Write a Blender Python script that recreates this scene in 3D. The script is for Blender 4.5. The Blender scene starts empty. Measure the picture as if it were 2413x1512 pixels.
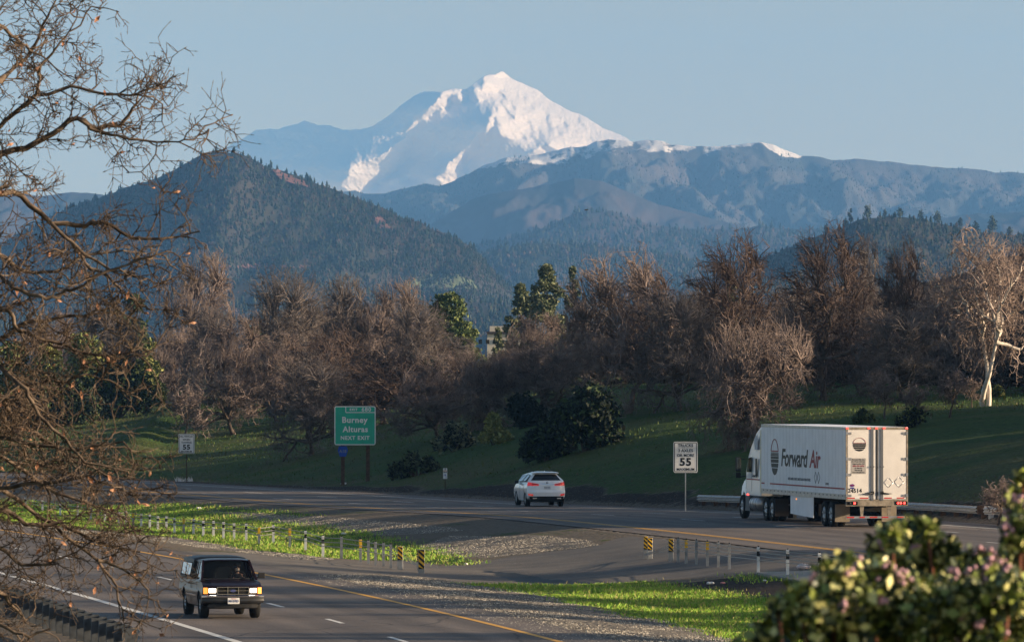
import bpy, math, random
import numpy as np
from mathutils import Vector, Matrix, noise
PI = math.pi; R = math.radians
S = bpy.context.scene; COL = S.collection
# ------------------------------------------------------------------ camera, sky, sun, exposure
F = 18000.0          # focal length in units where the picture is 2413 wide
HC = 7.0             # camera height over the road
HZ = 860.0           # horizon row
cd = bpy.data.cameras.new('camera'); cam = bpy.data.objects.new('camera', cd); COL.objects.link(cam)
cd.sensor_width = 36; cd.lens = 36 * F / 2413; cd.shift_y = (HZ - 756) / 2413
cd.clip_start = 1; cd.clip_end = 120000
cam.location = (0, 0, HC); cam.rotation_euler = (R(90), 0, 0)
cd.dof.use_dof = True; cd.dof.focus_distance = 290; cd.dof.aperture_fstop = 30
S.camera = cam
SUN_EL = 13.5; SUN_AZ = -5.0       # elevation; angle of the sun from the +X axis (right), + is away from the camera
w = bpy.data.worlds.new('World'); S.world = w; w.use_nodes = True
nt = w.node_tree; bg = nt.nodes['Background']
sky = nt.nodes.new('ShaderNodeTexSky'); sky.sky_type = 'NISHITA'; sky.sun_disc = False
sky.sun_elevation = R(SUN_EL); sky.sun_rotation = R(90 - SUN_AZ)
sky.altitude = 300; sky.air_density = 1.0; sky.dust_density = 3.0; sky.ozone_density = 1.2
tcw = nt.nodes.new('ShaderNodeTexCoord'); sx_ = nt.nodes.new('ShaderNodeSeparateXYZ'); nt.links.new(tcw.outputs['Generated'], sx_.inputs[0])
mrw = nt.nodes.new('ShaderNodeMapRange'); mrw.interpolation_type = 'SMOOTHSTEP'; mrw.inputs['From Min'].default_value = .0; mrw.inputs['From Max'].default_value = .11; mrw.inputs['To Min'].default_value = .95; mrw.inputs['To Max'].default_value = 0
nt.links.new(sx_.outputs[2], mrw.inputs['Value']); mxw = nt.nodes.new('ShaderNodeMix'); mxw.data_type = 'RGBA'; nt.links.new(mrw.outputs[0], mxw.inputs[0]); nt.links.new(sky.outputs[0], mxw.inputs[6]); mxw.inputs[7].default_value = (8.8, 6.2, 2.6, 1)   # pale morning horizon
nt.links.new(mxw.outputs[2], bg.inputs[0]); bg.inputs[1].default_value = 0.05
sl = bpy.data.lights.new('sun', 'SUN'); sl.energy = 5.0; sl.angle = R(0.5); sl.color = (1.0, 0.76, 0.50)
so = bpy.data.objects.new('sun', sl); COL.objects.link(so)
sd = Vector((math.cos(R(SUN_EL)) * math.cos(R(SUN_AZ)), math.cos(R(SUN_EL)) * math.sin(R(SUN_AZ)), math.sin(R(SUN_EL))))
so.rotation_euler = sd.to_track_quat('Z', 'Y').to_euler()
S.view_settings.view_transform = 'Standard'; S.view_settings.look = 'None'
S.view_settings.exposure = 1.4; S.view_settings.gamma = 1
S.render.engine = 'CYCLES'; S.cycles.use_denoising = True
S.cycles.max_bounces = 5; S.cycles.diffuse_bounces = 2; S.cycles.glossy_bounces = 3
S.cycles.transparent_max_bounces = 12; S.cycles.volume_bounces = 0

# ------------------------------------------------------------------ helpers
def lin(c): return tuple((x / 12.92 if x <= .04045 else ((x + .055) / 1.055) ** 2.4) for x in c)
def mat(name, col, rough=.8, metal=0., spec=.3, var=0., scale=5., col2=None, bump=0., bscale=40., emit=None, estr=0., trans=0., coat=0., coords='Object', det=4., stretch=None):
    m = bpy.data.materials.new(name); m.use_nodes = True; t = m.node_tree; n = t.nodes; L = t.links
    p = n['Principled BSDF']; p.inputs['Roughness'].default_value = rough; p.inputs['Metallic'].default_value = metal
    p.inputs['Specular IOR Level'].default_value = spec; p.inputs['Base Color'].default_value = (*col, 1)
    if coat: p.inputs['Coat Weight'].default_value = coat; p.inputs['Coat Roughness'].default_value = .05
    if emit: p.inputs['Emission Color'].default_value = (*emit, 1); p.inputs['Emission Strength'].default_value = estr
    tc = n.new('ShaderNodeTexCoord'); src = tc.outputs[coords]
    if stretch:
        mp = n.new('ShaderNodeMapping'); mp.inputs['Scale'].default_value = stretch; L.new(src, mp.inputs[0]); src = mp.outputs[0]
    if var or col2:
        nz = n.new('ShaderNodeTexNoise'); nz.inputs['Scale'].default_value = scale; nz.inputs['Detail'].default_value = det
        L.new(src, nz.inputs['Vector'])
        r = n.new('ShaderNodeValToRGB'); c2 = col2 or tuple(min(1, c * (1 + var)) for c in col); c1 = col if col2 else tuple(c * (1 - var) for c in col)
        r.color_ramp.elements[0].color = (*c1, 1); r.color_ramp.elements[1].color = (*c2, 1)
        r.color_ramp.elements[0].position = .35; r.color_ramp.elements[1].position = .65
        L.new(nz.outputs[0], r.inputs[0]); L.new(r.outputs[0], p.inputs['Base Color'])
    if bump:
        nb = n.new('ShaderNodeTexNoise'); nb.inputs['Scale'].default_value = bscale; nb.inputs['Detail'].default_value = 5
        L.new(src, nb.inputs['Vector']); b = n.new('ShaderNodeBump'); b.inputs['Strength'].default_value = min(1, bump); b.inputs['Distance'].default_value = .02 * bump
        L.new(nb.outputs[0], b.inputs['Height']); L.new(b.outputs[0], p.inputs['Normal'])
    if trans:
        o = n['Material Output']; tb = n.new('ShaderNodeBsdfTransparent'); mx = n.new('ShaderNodeMixShader'); mx.inputs[0].default_value = trans
        L.new(p.outputs[0], mx.inputs[1]); L.new(tb.outputs[0], mx.inputs[2]); L.new(mx.outputs[0], o.inputs[0])
    return m
def tag(o, label=None, cat=None, group=None, kind=None):
    if label: o['label'] = label
    if cat: o['category'] = cat
    if group: o['group'] = group
    if kind: o['kind'] = kind
    return o
def thing(name, label, cat, loc=(0, 0, 0), rz=0, group=None):
    o = bpy.data.objects.new(name, None); COL.objects.link(o); o.empty_display_size = .2
    o.location = loc; o.rotation_euler = (0, 0, rz); return tag(o, label, cat, group)
def link(name, me, parent=None):
    o = bpy.data.objects.new(name, me); COL.objects.link(o)
    if parent: o.parent = parent
    return o
def npmesh(name, V, Fq, mats, smooth=False, mi=None):
    V = np.asarray(V, dtype=np.float32); Fq = np.asarray(Fq, dtype=np.int32); k = Fq.shape[1]
    me = bpy.data.meshes.new(name); me.vertices.add(len(V)); me.vertices.foreach_set('co', V.ravel())
    me.loops.add(Fq.size); me.loops.foreach_set('vertex_index', Fq.ravel())
    me.polygons.add(len(Fq)); me.polygons.foreach_set('loop_start', np.arange(0, Fq.size, k, dtype=np.int32))
    if mi is not None: me.polygons.foreach_set('material_index', np.asarray(mi, dtype=np.int32))
    me.polygons.foreach_set('use_smooth', np.full(len(Fq), smooth))
    for m in (mats if isinstance(mats, (list, tuple)) else [mats]): me.materials.append(m)
    me.update(calc_edges=True); me.validate(); return me
def grid_faces(nr, nc):
    i = np.arange(nr - 1)[:, None] * nc + np.arange(nc - 1)[None, :]; i = i.ravel()
    return np.stack([i, i + 1, i + nc + 1, i + nc], 1)
class MB:
    def __init__(s): s.v = []; s.f = []; s.m = []; s.s = []
    def add(s, vs, fs, m=0, sm=False):
        b = len(s.v); s.v += [tuple(v) for v in vs]; s.f += [tuple(b + i for i in f) for f in fs]; s.m += [m] * len(fs); s.s += [sm] * len(fs); return s
    def box(s, c, d, m=0, rz=0, rx=0, tx=1., ty=1.):
        M = Matrix.Rotation(rz, 3, 'Z') @ Matrix.Rotation(rx, 3, 'X'); c = Vector(c); vs = []
        for z in (-1, 1):
            for x, y in ((-1, -1), (1, -1), (1, 1), (-1, 1)):
                k = (tx, ty) if z > 0 else (1, 1)
                vs.append(c + M @ Vector((x * d[0] / 2 * k[0], y * d[1] / 2 * k[1], z * d[2] / 2)))
        return s.add(vs, [(3, 2, 1, 0), (4, 5, 6, 7), (0, 1, 5, 4), (1, 2, 6, 5), (2, 3, 7, 6), (3, 0, 4, 7)], m)
    def tube(s, pts, rad, n=6, m=0, cap=True, sm=True):
        pts = [Vector(p) for p in pts]; vs = []; fs = []
        if not isinstance(rad, (list, tuple)): rad = [rad] * len(pts)
        up = None
        for i, p in enumerate(pts):
            d = (pts[min(i + 1, len(pts) - 1)] - pts[max(i - 1, 0)])
            if d.length < 1e-9: d = Vector((0, 0, 1))
            d.normalize()
            a = d.orthogonal().normalized() if up is None else (up - d * up.dot(d))
            if a.length < 1e-6: a = d.orthogonal()
            a.normalize(); up = a; b = d.cross(a)
            for k in range(n):
                t = 2 * PI * k / n; vs.append(p + (a * math.cos(t) + b * math.sin(t)) * rad[i])
        for i in range(len(pts) - 1):
            for k in range(n):
                k2 = (k + 1) % n; fs.append((i * n + k, i * n + k2, (i + 1) * n + k2, (i + 1) * n + k))
        s.add(vs, fs, m, sm)
        if cap and n > 2:
            b = len(s.v) - len(vs); s.f += [tuple(b + k for k in reversed(range(n))), tuple(b + len(vs) - n + k for k in range(n))]; s.m += [m, m]; s.s += [False, False]
        return s
    def lathe(s, c, prof, axis='X', n=20, m=0, sm=True):   # prof: (along, radius)
        c = Vector(c); vs = []; fs = []
        for a, r in prof:
            for k in range(n):
                t = 2 * PI * k / n; u, v = r * math.cos(t), r * math.sin(t)
                vs.append(c + Vector({'X': (a, u, v), 'Y': (u, a, v), 'Z': (u, v, a)}[axis]))
        for i in range(len(prof) - 1):
            for k in range(n):
                k2 = (k + 1) % n; fs.append((i * n + k, i * n + k2, (i + 1) * n + k2, (i + 1) * n + k))
        return s.add(vs, fs, m, sm)
    def prism(s, poly, a0, a1, axis='X', na=1, m=0, warp=None, caps=True):  # poly in the two other axes
        n = len(poly); vs = []; fs = []
        for i in range(na + 1):
            a = a0 + (a1 - a0) * i / na
            for u, v in poly:
                p = {'X': (a, u, v), 'Y': (u, a, v), 'Z': (u, v, a)}[axis]
                vs.append(warp(*p) if warp else p)
        for i in range(na):
            for k in range(n):
                k2 = (k + 1) % n; fs.append((i * n + k, i * n + k2, (i + 1) * n + k2, (i + 1) * n + k))
        if caps: fs += [tuple(reversed(range(n))), tuple(na * n + k for k in range(n))]
        return s.add(vs, fs, m)
    def ball(s, c, r, n=8, m=0, sq=(1, 1, 1)):
        prof = [(math.cos(PI * i / n), math.sin(PI * i / n)) for i in range(n + 1)]; vs = []; fs = []; k = 2 * n
        for a, q in prof:
            for j in range(k):
                t = 2 * PI * j / k; vs.append((c[0] + r * sq[0] * q * math.cos(t), c[1] + r * sq[1] * q * math.sin(t), c[2] + r * sq[2] * a))
        for i in range(n):
            for j in range(k): fs.append((i * k + j, i * k + (j + 1) % k, (i + 1) * k + (j + 1) % k, (i + 1) * k + j))
        return s.add(vs, fs, m, True)
    def warp(s, fn): s.v = [tuple(fn(*v)) for v in s.v]; return s
    def mesh(s, name, mats):
        me = bpy.data.meshes.new(name); me.from_pydata(s.v, [], s.f)
        for m in (mats if isinstance(mats, (list, tuple)) else [mats]): me.materials.append(m)
        me.polygons.foreach_set('material_index', s.m); me.polygons.foreach_set('use_smooth', s.s); me.update()
        return me
    def build(s, name, mats, parent=None, bevel=0, seg=2):
        o = link(name, s.mesh(name, mats), parent)
        if bevel:
            b = o.modifiers.new('bevel', 'BEVEL'); b.width = bevel; b.segments = seg; b.limit_method = 'ANGLE'; b.angle_limit = R(30)
            o.data.polygons.foreach_set('use_smooth', [True] * len(o.data.polygons))
            wn = o.modifiers.new('wn', 'WEIGHTED_NORMAL'); wn.keep_sharp = True
        return o
def text(name, s, size, m, parent, org, ex, ey, bold=.0, sx=1., shear=0., space=1., align='CENTER', ext=.003):
    c = bpy.data.curves.new(name, 'FONT'); c.body = s; c.size = size; c.align_x = align; c.align_y = 'CENTER'
    c.offset = bold; c.shear = shear; c.space_character = space; c.extrude = ext; c.resolution_u = 3
    o = bpy.data.objects.new(name + '_tmp', c); COL.objects.link(o); bpy.context.view_layer.update()
    me = bpy.data.meshes.new_from_object(o.evaluated_get(bpy.context.evaluated_depsgraph_get()))
    bpy.data.objects.remove(o); bpy.data.curves.remove(c)
    ex = Vector(ex); ey = Vector(ey); ez = ex.cross(ey); org = Vector(org)
    for v in me.vertices: q = v.co.copy(); v.co = org + ex * q.x * sx + ey * q.y + ez * q.z
    me.materials.clear(); me.materials.append(m); me.name = name
    return link(name, me, parent)

# ------------------------------------------------------------------ lie of the land
def ss(a, b, x): t = np.clip((x - a) / (b - a), 0, 1); return t * t * (3 - 2 * t)
def curve(pts):
    pts = sorted(pts); y = np.array([p[0] for p in pts]); x = np.array([p[1] for p in pts]); c = np.polyfit(y - 300, x, 2)
    y0, y1 = y[0], y[-1]
    def f(q):
        q = np.asarray(q, float); k = np.clip(q, y0, y1); v = np.polyval(c, k - 300); s = np.polyval(np.polyder(c), k - 300); return v + s * (q - k)
    return f
NW = curve([(452, -20.7), (427, -13.3), (406, -7.2), (389, -1.3), (368, 5.0), (350, 9.8), (321, 16.9), (311, 19.2)])
NY = curve([(416, -18.6), (389, -12.1), (382, -10.6), (352, -2.9), (334.5, 1.05), (310, 4.6), (290, 8.6), (270, 12.4)])
SY = curve([(327, -21.9), (300, -16.), (278, -11.9), (257.5, -8.46), (232, -4.1), (213.5, -1.36), (196, 1.18)])
SW = curve([(259.8, -17.4), (236.4, -13.5), (222.6, -11.3), (215, -10.2), (195.6, -7.06), (300, -24.3)])
def zN(y): return .35 * (1 - ss(325, 392, y))
ZS = -.08
def fbm(x, y, s, seed=0):
    v = 0; a = 1.; r = np.random.RandomState(seed)
    for o in range(4):
        p = r.rand(4) * 6.28; k = (2 ** o) / s
        v = v + a * (np.sin(x * k * 1.1 + p[0] + 1.7 * np.sin(y * k * .7 + p[1])) * np.cos(y * k + p[2] + 1.3 * np.sin(x * k * .9 + p[3]))); a *= .5
    return v
def G(x, y, raw=False):
    x = np.asarray(x, float); y = np.asarray(y, float); x, y = np.broadcast_arrays(x, y)
    nw, ny, sy, sw = NW(y), NY(y), SY(y), SW(y); zn = zN(y)
    a = sy + 1.8; b = ny - 2.0; t = np.clip((x - a) / np.maximum(b - a, .5), 0, 1)
    wd = np.clip((b - a) / 16, 0, 1.2)
    med = ZS + (zn - ZS) * t - .55 * wd * np.sin(PI * t) ** 1.3 + .05 * fbm(x, y, 3., 1) * np.sin(PI * t)
    p = np.maximum(0, (x - nw - 2.6) * .96)
    rgt = ss(-18, 8, x)
    hr = 5.9 * (1 - np.exp(-p / 15)); hl = 5.4 * (1 - np.exp(-np.maximum(0, p - 5) / 36))
    off = ss(40, 80, x - .03 * (y - 400)) * 10  # rise beyond the right edge, added to shade the bank
    hill = zn + hl * (1 - rgt) + hr * rgt + off * ss(330, 400, y) + .12 * fbm(x, y, 9., 2) * ss(0, 10, p) + .25 * fbm(x, y, 33., 3) * ss(5, 25, p)
    # worn track climbing the bank on the left
    hill = hill + .9 * np.exp(-((x + 25.2 - .012 * (y - 550)) / 2.0) ** 2) * ss(470, 500, y) * (1 - ss(610, 640, y)) * (.62 + .38 * np.sin(y * .78 + .5 * np.sin(y * .23)))
    left = ZS - ss(0, 12, sw - 4.2 - x) * 1.5
    z = np.where(x > nw + 2.6, hill, np.where(x > ny - 2.0, zn, np.where(x > sy + 1.8, med, np.where(x > sw - 4.2, ZS, left))))
    z = z + 5.4 * (1 - ss(18, 58, y)) * (1 - ss(9, 30, np.abs(x)))
    far = ss(700, 1400, y); z = z * (1 - far) + 2. * far
    if not raw: return z
    road = ((x > sw - 3.3) & (x < sy + 1.6)) | ((x > ny - 1.8) & (x < nw + 2.4))
    return z - np.where(road & (y < 560), .06, 0)
def hit(px, py, d0=120, d1=900):
    d = np.arange(d0, d1, .25); x = (px - 1206.5) * d / F; z = HC - (py - HZ) * d / F
    k = np.nonzero(z < G(x, d))[0]; i = k[0] if len(k) else len(d) - 1
    return Vector((x[i], d[i], G(x[i], d[i]).item()))
def P(px, py, d): return Vector(((px - 1206.5) * d / F, d, HC - (py - HZ) * d / F))
def inpoly(poly, x, y):
    x = np.asarray(x, float); y = np.asarray(y, float); r = np.zeros(x.shape, bool); n = len(poly)
    for i in range(n):
        (x1, y1), (x2, y2) = poly[i], poly[(i + 1) % n]
        if y1 == y2: continue
        c = ((y1 > y) != (y2 > y)) & (x < (x2 - x1) * (y - y1) / (y2 - y1) + x1); r ^= c
    return r
def blur(A, n=1):
    A = np.pad(A, n, mode="edge")
    for _ in range(n):
        A = (np.roll(A, 1, 0) + np.roll(A, -1, 0) + 2 * A) / 4; A = (np.roll(A, 1, 1) + np.roll(A, -1, 1) + 2 * A) / 4
    return A[n:-n, n:-n]
# patches of the median, as seen outlines carried on to the ground
PATCH = dict(
 green=[[(230,1192),(400,1186),(560,1216),(648,1232),(750,1241),(870,1258),(960,1280),(1010,1290),(1092,1314),(1125,1330),(1060,1331),(950,1320),(850,1319),(700,1306),(600,1296),(430,1268),(330,1258),(200,1246),(-100,1215),(-100,1170)],
        [(390,1182),(500,1190),(640,1203),(760,1214),(740,1219),(600,1208),(400,1196)],
        [(1103,1376),(1230,1380),(1400,1375),(1472,1374),(1538,1372),(1660,1391),(1812,1414),(2000,1440),(2100,1512),(2100,1600),(1900,1600),(1758,1512),(1580,1467),(1413,1434),(1263,1400),(1180,1387)],
        [(1725,1352),(1800,1358),(1850,1370),(1790,1372),(1740,1360)]],
 gravel=[[(300,1258),(430,1270),(600,1297),(720,1308),(790,1318),(700,1318),(560,1300),(400,1278),(240,1262),(-60,1228),(-60,1222)],
         [(648,1210),(785,1219),(1058,1242),(1092,1250),(900,1262),(750,1243),(648,1234),(450,1204)],
         [(985,1290),(1060,1262),(1297,1263),(1382,1272),(1416,1286),(1297,1298),(1160,1312),(1092,1315),(1024,1302)],
         [(700,1361),(850,1352),(990,1358),(1092,1373),(1263,1397),(1413,1432),(1580,1465),(1758,1510),(1850,1600),(1500,1600),(1330,1512),(1195,1474),(990,1425),(820,1387)]],
 asphalt=[[(1105,1328),(1180,1314),(1300,1299),(1400,1288),(1425,1278),(1480,1262),(1745,1288),(2100,1325),(2300,1360),(1937,1346),(1779,1350),(1700,1358),(1560,1364),(1500,1370),(1366,1376),(1263,1374),(1168,1351)],
          [(700,1308),(790,1318),(950,1321),(1105,1332),(1168,1351),(1263,1376),(1100,1374),(990,1359),(850,1353),(700,1360),(640,1350),(500,1322),(400,1300),(560,1302)]],
 dirt=[[(1558,1375),(1725,1360),(1890,1372),(1960,1400),(1910,1420),(1812,1418),(1660,1392)]],
 puddle=[[(1116,1337),(1229,1349),(1400,1371),(1366,1380),(1263,1374),(1168,1352)]])
for k in PATCH: PATCH[k] = [[tuple(hit(*q)[:2]) for q in poly] for poly in PATCH[k]]
# ------------------------------------------------------------------ ground sheet
def axis(parts):
    a = []
    for s, e, st in parts: a += list(np.arange(s, e, st))
    return np.array(a)
gx = axis([(-9000, -1000, 1000), (-1000, -200, 100), (-200, -60, 10), (-60, -26, 1.), (-26, 28, .25), (28, 70, 1.2), (70, 200, 10), (200, 1000, 100), (1000, 9001, 1000)])
gy = axis([(-300, -20, 40), (-20, 100, 5), (100, 188, 2), (188, 400, .4), (400, 560, 1.), (560, 800, 5), (800, 2000, 60), (2000, 9001, 500)])
GX, GY = np.meshgrid(gx, gy); GZ = G(GX, GY, True)
# ruts and lumps where stones and turf are
ing = np.zeros(GX.shape); ms = {k: np.zeros(GX.shape) for k in PATCH}
for k in PATCH:
    for poly in PATCH[k]: ms[k][inpoly(poly, GX, GY)] = 1
    ms[k] = blur(ms[k], 2)
ny_, nw_, sy_, sw_ = NY(GY), NW(GY), SY(GY), SW(GY)
p_ = (GX - nw_ - 2.6) * .96
hillm = ss(.9, 3.2, p_ + 1.5 * fbm(GX, GY, 5, 7) * .5)
hillm[(GX < sw_ - 6)] = 1
ms['green'] = np.maximum(ms['green'], hillm)
ms['dirt'] = np.maximum(ms['dirt'], ss(-.5, 1.5, p_) * (1 - hillm))
sh = ((GX > sy_ - 1) & (GX < sy_ + 1.7)) | ((GX > ny_ - 2.0) & (GX < ny_)); ms['asphalt'][sh] = 1
weed = np.clip(.45 + .5 * fbm(GX, GY, 4, 9), 0, 1) * (GX > sy_ + 2.2) * (GX < ny_ - 2.2) * .5
ms['green'] = np.maximum(ms['green'], np.where((ms['gravel'] + ms['asphalt'] + ms['dirt']) < .3, weed + .0, 0))
GZ = GZ + ms['gravel'] * (.05 * fbm(GX, GY, .8, 4)) + ms['green'] * .03 * fbm(GX, GY, 1.1, 5) - ms['puddle'] * .07
V = np.stack([GX, GY, GZ], -1).reshape(-1, 3)
def gmat():
    m = bpy.data.materials.new('ground'); m.use_nodes = True; t = m.node_tree; n = t.nodes; L = t.links; p = n['Principled BSDF']
    p.inputs['Roughness'].default_value = .95; p.inputs['Specular IOR Level'].default_value = .15
    tc = n.new('ShaderNodeTexCoord')
    def noi(s, d=4, vec=None):
        z = n.new('ShaderNodeTexNoise'); z.inputs['Scale'].default_value = s; z.inputs['Detail'].default_value = d; L.new(vec or tc.outputs['Object'], z.inputs['Vector']); return z.outputs[0]
    def ramp(v, a, b, c1, c2):
        r = n.new('ShaderNodeValToRGB'); r.color_ramp.elements[0].position = a; r.color_ramp.elements[1].position = b
        r.color_ramp.elements[0].color = (*c1, 1); r.color_ramp.elements[1].color = (*c2, 1); L.new(v, r.inputs[0]); return r.outputs[0]
    def mth(op, a, b=None, c=None):
        q = n.new('ShaderNodeMath'); q.operation = op
        for i, v in enumerate((a, b, c)):
            if v is None: continue
            if isinstance(v, (int, float)): q.inputs[i].default_value = v
            else: L.new(v, q.inputs[i])
        return q.outputs[0]
    def mix(f, a, b):
        q = n.new('ShaderNodeMix'); q.data_type = 'RGBA'; L.new(f, q.inputs[0])
        for i, v in ((6, a), (7, b)):
            if isinstance(v, tuple): q.inputs[i].default_value = (*v, 1)
            else: L.new(v, q.inputs[i])
        return q.outputs[2]
    at = n.new('ShaderNodeAttribute'); at.attribute_name = 'mask'; sep = n.new('ShaderNodeSeparateColor'); L.new(at.outputs[0], sep.inputs[0])
    a2 = n.new('ShaderNodeAttribute'); a2.attribute_name = 'mask2'; s2 = n.new('ShaderNodeSeparateColor'); L.new(a2.outputs[0], s2.inputs[0])
    nE = noi(2.2, 6)
    def edge(v, w=.12):
        q = n.new('ShaderNodeMapRange'); q.interpolation_type = 'SMOOTHSTEP'; q.inputs['From Min'].default_value = .5 - w; q.inputs['From Max'].default_value = .5 + w
        L.new(mth('ADD', v, mth('MULTIPLY', mth('SUBTRACT', nE, .5), .9)), q.inputs['Value']); return q.outputs[0]
    vor = n.new('ShaderNodeTexVoronoi'); vor.inputs['Scale'].default_value = 9; L.new(tc.outputs['Object'], vor.inputs['Vector'])
    base = ramp(noi(8, 6), .3, .7, (.085, .07, .055), (.17, .145, .115))
    grav = ramp(noi(13, 6), .38, .62, (.085, .075, .065), (.42, .38, .32))
    gravv = mix(mth('MULTIPLY', vor.outputs['Distance'], .9), grav, (.06, .055, .05))
    asp = ramp(noi(30, 4), .3, .7, (.075, .072, .07), (.15, .14, .13))
    asp = mix(ramp(noi(.5, 3), .4, .65, (0, 0, 0), (.5, .5, .5)), asp, (.19, .165, .145))
    spk = ramp(noi(11, 1), .70, .74, (0, 0, 0), (1, 1, 1)); asp = mix(mth('MULTIPLY', spk, .5), asp, (.55, .52, .46))
    gr = ramp(noi(3.5, 6), .3, .7, (.017, .040, .009), (.058, .10, .018))
    gr = mix(ramp(noi(.13, 4), .45, .62, (0, 0, 0), (1, 1, 1)), gr, mix(ramp(noi(5, 5), .3, .7, (0, 0, 0), (1, 1, 1)), (.038, .045, .016), (.10, .11, .036)))
    dirt = ramp(noi(6, 6), .35, .7, (.012, .009, .008), (.045, .034, .028))
    c = mix(edge(sep.outputs[1]), base, gravv); c = mix(edge(sep.outputs[2], .06), c, asp); c = mix(edge(s2.outputs[0]), c, dirt)
    c = mix(edge(sep.outputs[0]), c, gr); wet = edge(s2.outputs[1], .05); c = mix(wet, c, (.02, .02, .022))  # puddle darkened to carry the bank's dark reflection
    L.new(c, p.inputs['Base Color'])
    L.new(mth('SUBTRACT', .95, mth('MULTIPLY', wet, .35)), p.inputs['Roughness'])
    b = n.new('ShaderNodeBump'); b.inputs['Distance'].default_value = .10; L.new(noi(7, 7), b.inputs['Height'])
    L.new(mth('MULTIPLY', mth('SUBTRACT', 1.0, mth('MAXIMUM', edge(sep.outputs[2], .06), wet)), .9), b.inputs['Strength']); L.new(b.outputs[0], p.inputs['Normal'])
    return m
me = npmesh('ground', V, grid_faces(len(gy), len(gx)), gmat(), True)
for nm, ch in (('mask', ('green', 'gravel', 'asphalt')), ('mask2', ('dirt', 'puddle', 'puddle'))):
    a = me.color_attributes.new(nm, 'FLOAT_COLOR', 'POINT'); d = np.ones((V.shape[0], 4), np.float32)
    for i, k in enumerate(ch): d[:, i] = ms[k].ravel()
    a.data.foreach_set('color', d.ravel())
tag(link('ground', me), kind='structure')

# ------------------------------------------------------------------ roads and paint
def strip(name, fl, fr, y0, y1, step, m, nc=2, dz=.0, zf=None):
    ys = np.arange(y0, y1 + step * .5, step); l, r = fl(ys), fr(ys); t = np.linspace(0, 1, nc)
    X = l[:, None] + (r - l)[:, None] * t; Y = np.repeat(ys[:, None], nc, 1); Z = zf(Y) + dz + X * 0
    me = npmesh(name, np.stack([X, Y, Z], -1).reshape(-1, 3), grid_faces(len(ys), nc), m, True)
    uv = me.uv_layers.new(name='uv'); li = np.empty(len(me.loops), np.int32); me.loops.foreach_get('vertex_index', li)
    U = np.repeat((t)[None], len(ys), 0).ravel() * (r - l).mean(); W = Y.ravel(); uv.data.foreach_set('uv', np.stack([U[li], W[li]], 1).ravel().astype(np.float32))
    return me
def roadmat(name, base, lane0, lanew, nl):
    base = tuple(c * k for c, k in zip(base, (1.12, 1.04, 1.0)))
    m = mat(name, base, rough=.75, spec=.25, bump=.35, bscale=25); t = m.node_tree; n = t.nodes; L = t.links; p = n['Principled BSDF']
    uv = n.new('ShaderNodeUVMap'); uv.uv_map = 'uv'
    def noi(sx, sy, d=3):
        mp = n.new('ShaderNodeMapping'); mp.inputs['Scale'].default_value = (sx, sy, 1); L.new(uv.outputs[0], mp.inputs[0])
        z = n.new('ShaderNodeTexNoise'); z.inputs['Scale'].default_value = 1; z.inputs['Detail'].default_value = d; L.new(mp.outputs[0], z.inputs['Vector']); return z.outputs[0]
    def rmp(v, a, b, c1, c2):
        r = n.new('ShaderNodeValToRGB'); r.color_ramp.elements[0].position = a; r.color_ramp.elements[1].position = b
        r.color_ramp.elements[0].color = (*c1, 1); r.color_ramp.elements[1].color = (*c2, 1); L.new(v, r.inputs[0]); return r.outputs[0]
    def mul(a, b):
        q = n.new('ShaderNodeMix'); q.data_type = 'RGBA'; q.blend_type = 'MULTIPLY'; q.inputs[0].default_value = 1; L.new(a, q.inputs[6]); L.new(b, q.inputs[7]); return q.outputs[2]
    a = rmp(noi(1.1, .02), .3, .7, tuple(c * .72 for c in base), tuple(c * 1.3 for c in base))     # worn along the lanes
    b = rmp(noi(22, 22, 6), .33, .67, (.45, .45, .45), (1.6, 1.55, 1.5)); g = rmp(noi(.35, .12, 4), .35, .65, (.85, .85, .86), (1.15, 1.13, 1.1))
    sp = n.new('ShaderNodeSeparateXYZ'); L.new(uv.outputs[0], sp.inputs[0]); m1 = n.new('ShaderNodeMath'); m1.operation = 'MULTIPLY'; m1.inputs[1].default_value = 2 * PI / 1.83; L.new(sp.outputs[0], m1.inputs[0])
    m2 = n.new('ShaderNodeMath'); m2.operation = 'COSINE'; L.new(m1.outputs[0], m2.inputs[0]); m3 = n.new('ShaderNodeMath'); m3.operation = 'MULTIPLY_ADD'; m3.inputs[1].default_value = .5; m3.inputs[2].default_value = .5; L.new(m2.outputs[0], m3.inputs[0])
    wp = rmp(m3.outputs[0], .1, .9, (.88, .88, .89), (1.10, 1.09, 1.07))
    vr = n.new('ShaderNodeTexVoronoi'); vr.feature = 'DISTANCE_TO_EDGE'; mpv = n.new('ShaderNodeMapping'); mpv.inputs['Scale'].default_value = (.30, .11, 1); L.new(uv.outputs[0], mpv.inputs[0]); nzv = n.new('ShaderNodeTexNoise'); nzv.inputs['Scale'].default_value = 1.4; nzv.inputs['Detail'].default_value = 5; L.new(mpv.outputs[0], nzv.inputs['Vector'])
    av = n.new('ShaderNodeMix'); av.data_type = 'RGBA'; av.inputs[0].default_value = .25; L.new(mpv.outputs[0], av.inputs[6]); L.new(nzv.outputs[1], av.inputs[7]); L.new(av.outputs[2], vr.inputs['Vector']); vr.inputs['Scale'].default_value = 1
    cr = rmp(vr.outputs['Distance'], .002, .010, (.45, .45, .45), (1, 1, 1))
    L.new(mul(mul(mul(mul(a, b), g), wp), cr), p.inputs['Base Color']); return m
AN = roadmat('asphalt_north', (.100, .096, .094), 0, 3.66, 3); AS = roadmat('asphalt_south', (.098, .094, .092), 0, 3.66, 2)
me = strip('road', lambda y: NY(y) - 1.8, lambda y: NW(y) + 2.4, 130, 540, 1, AN, 14, .02, zN); tag(link('road', me), kind='structure')
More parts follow.
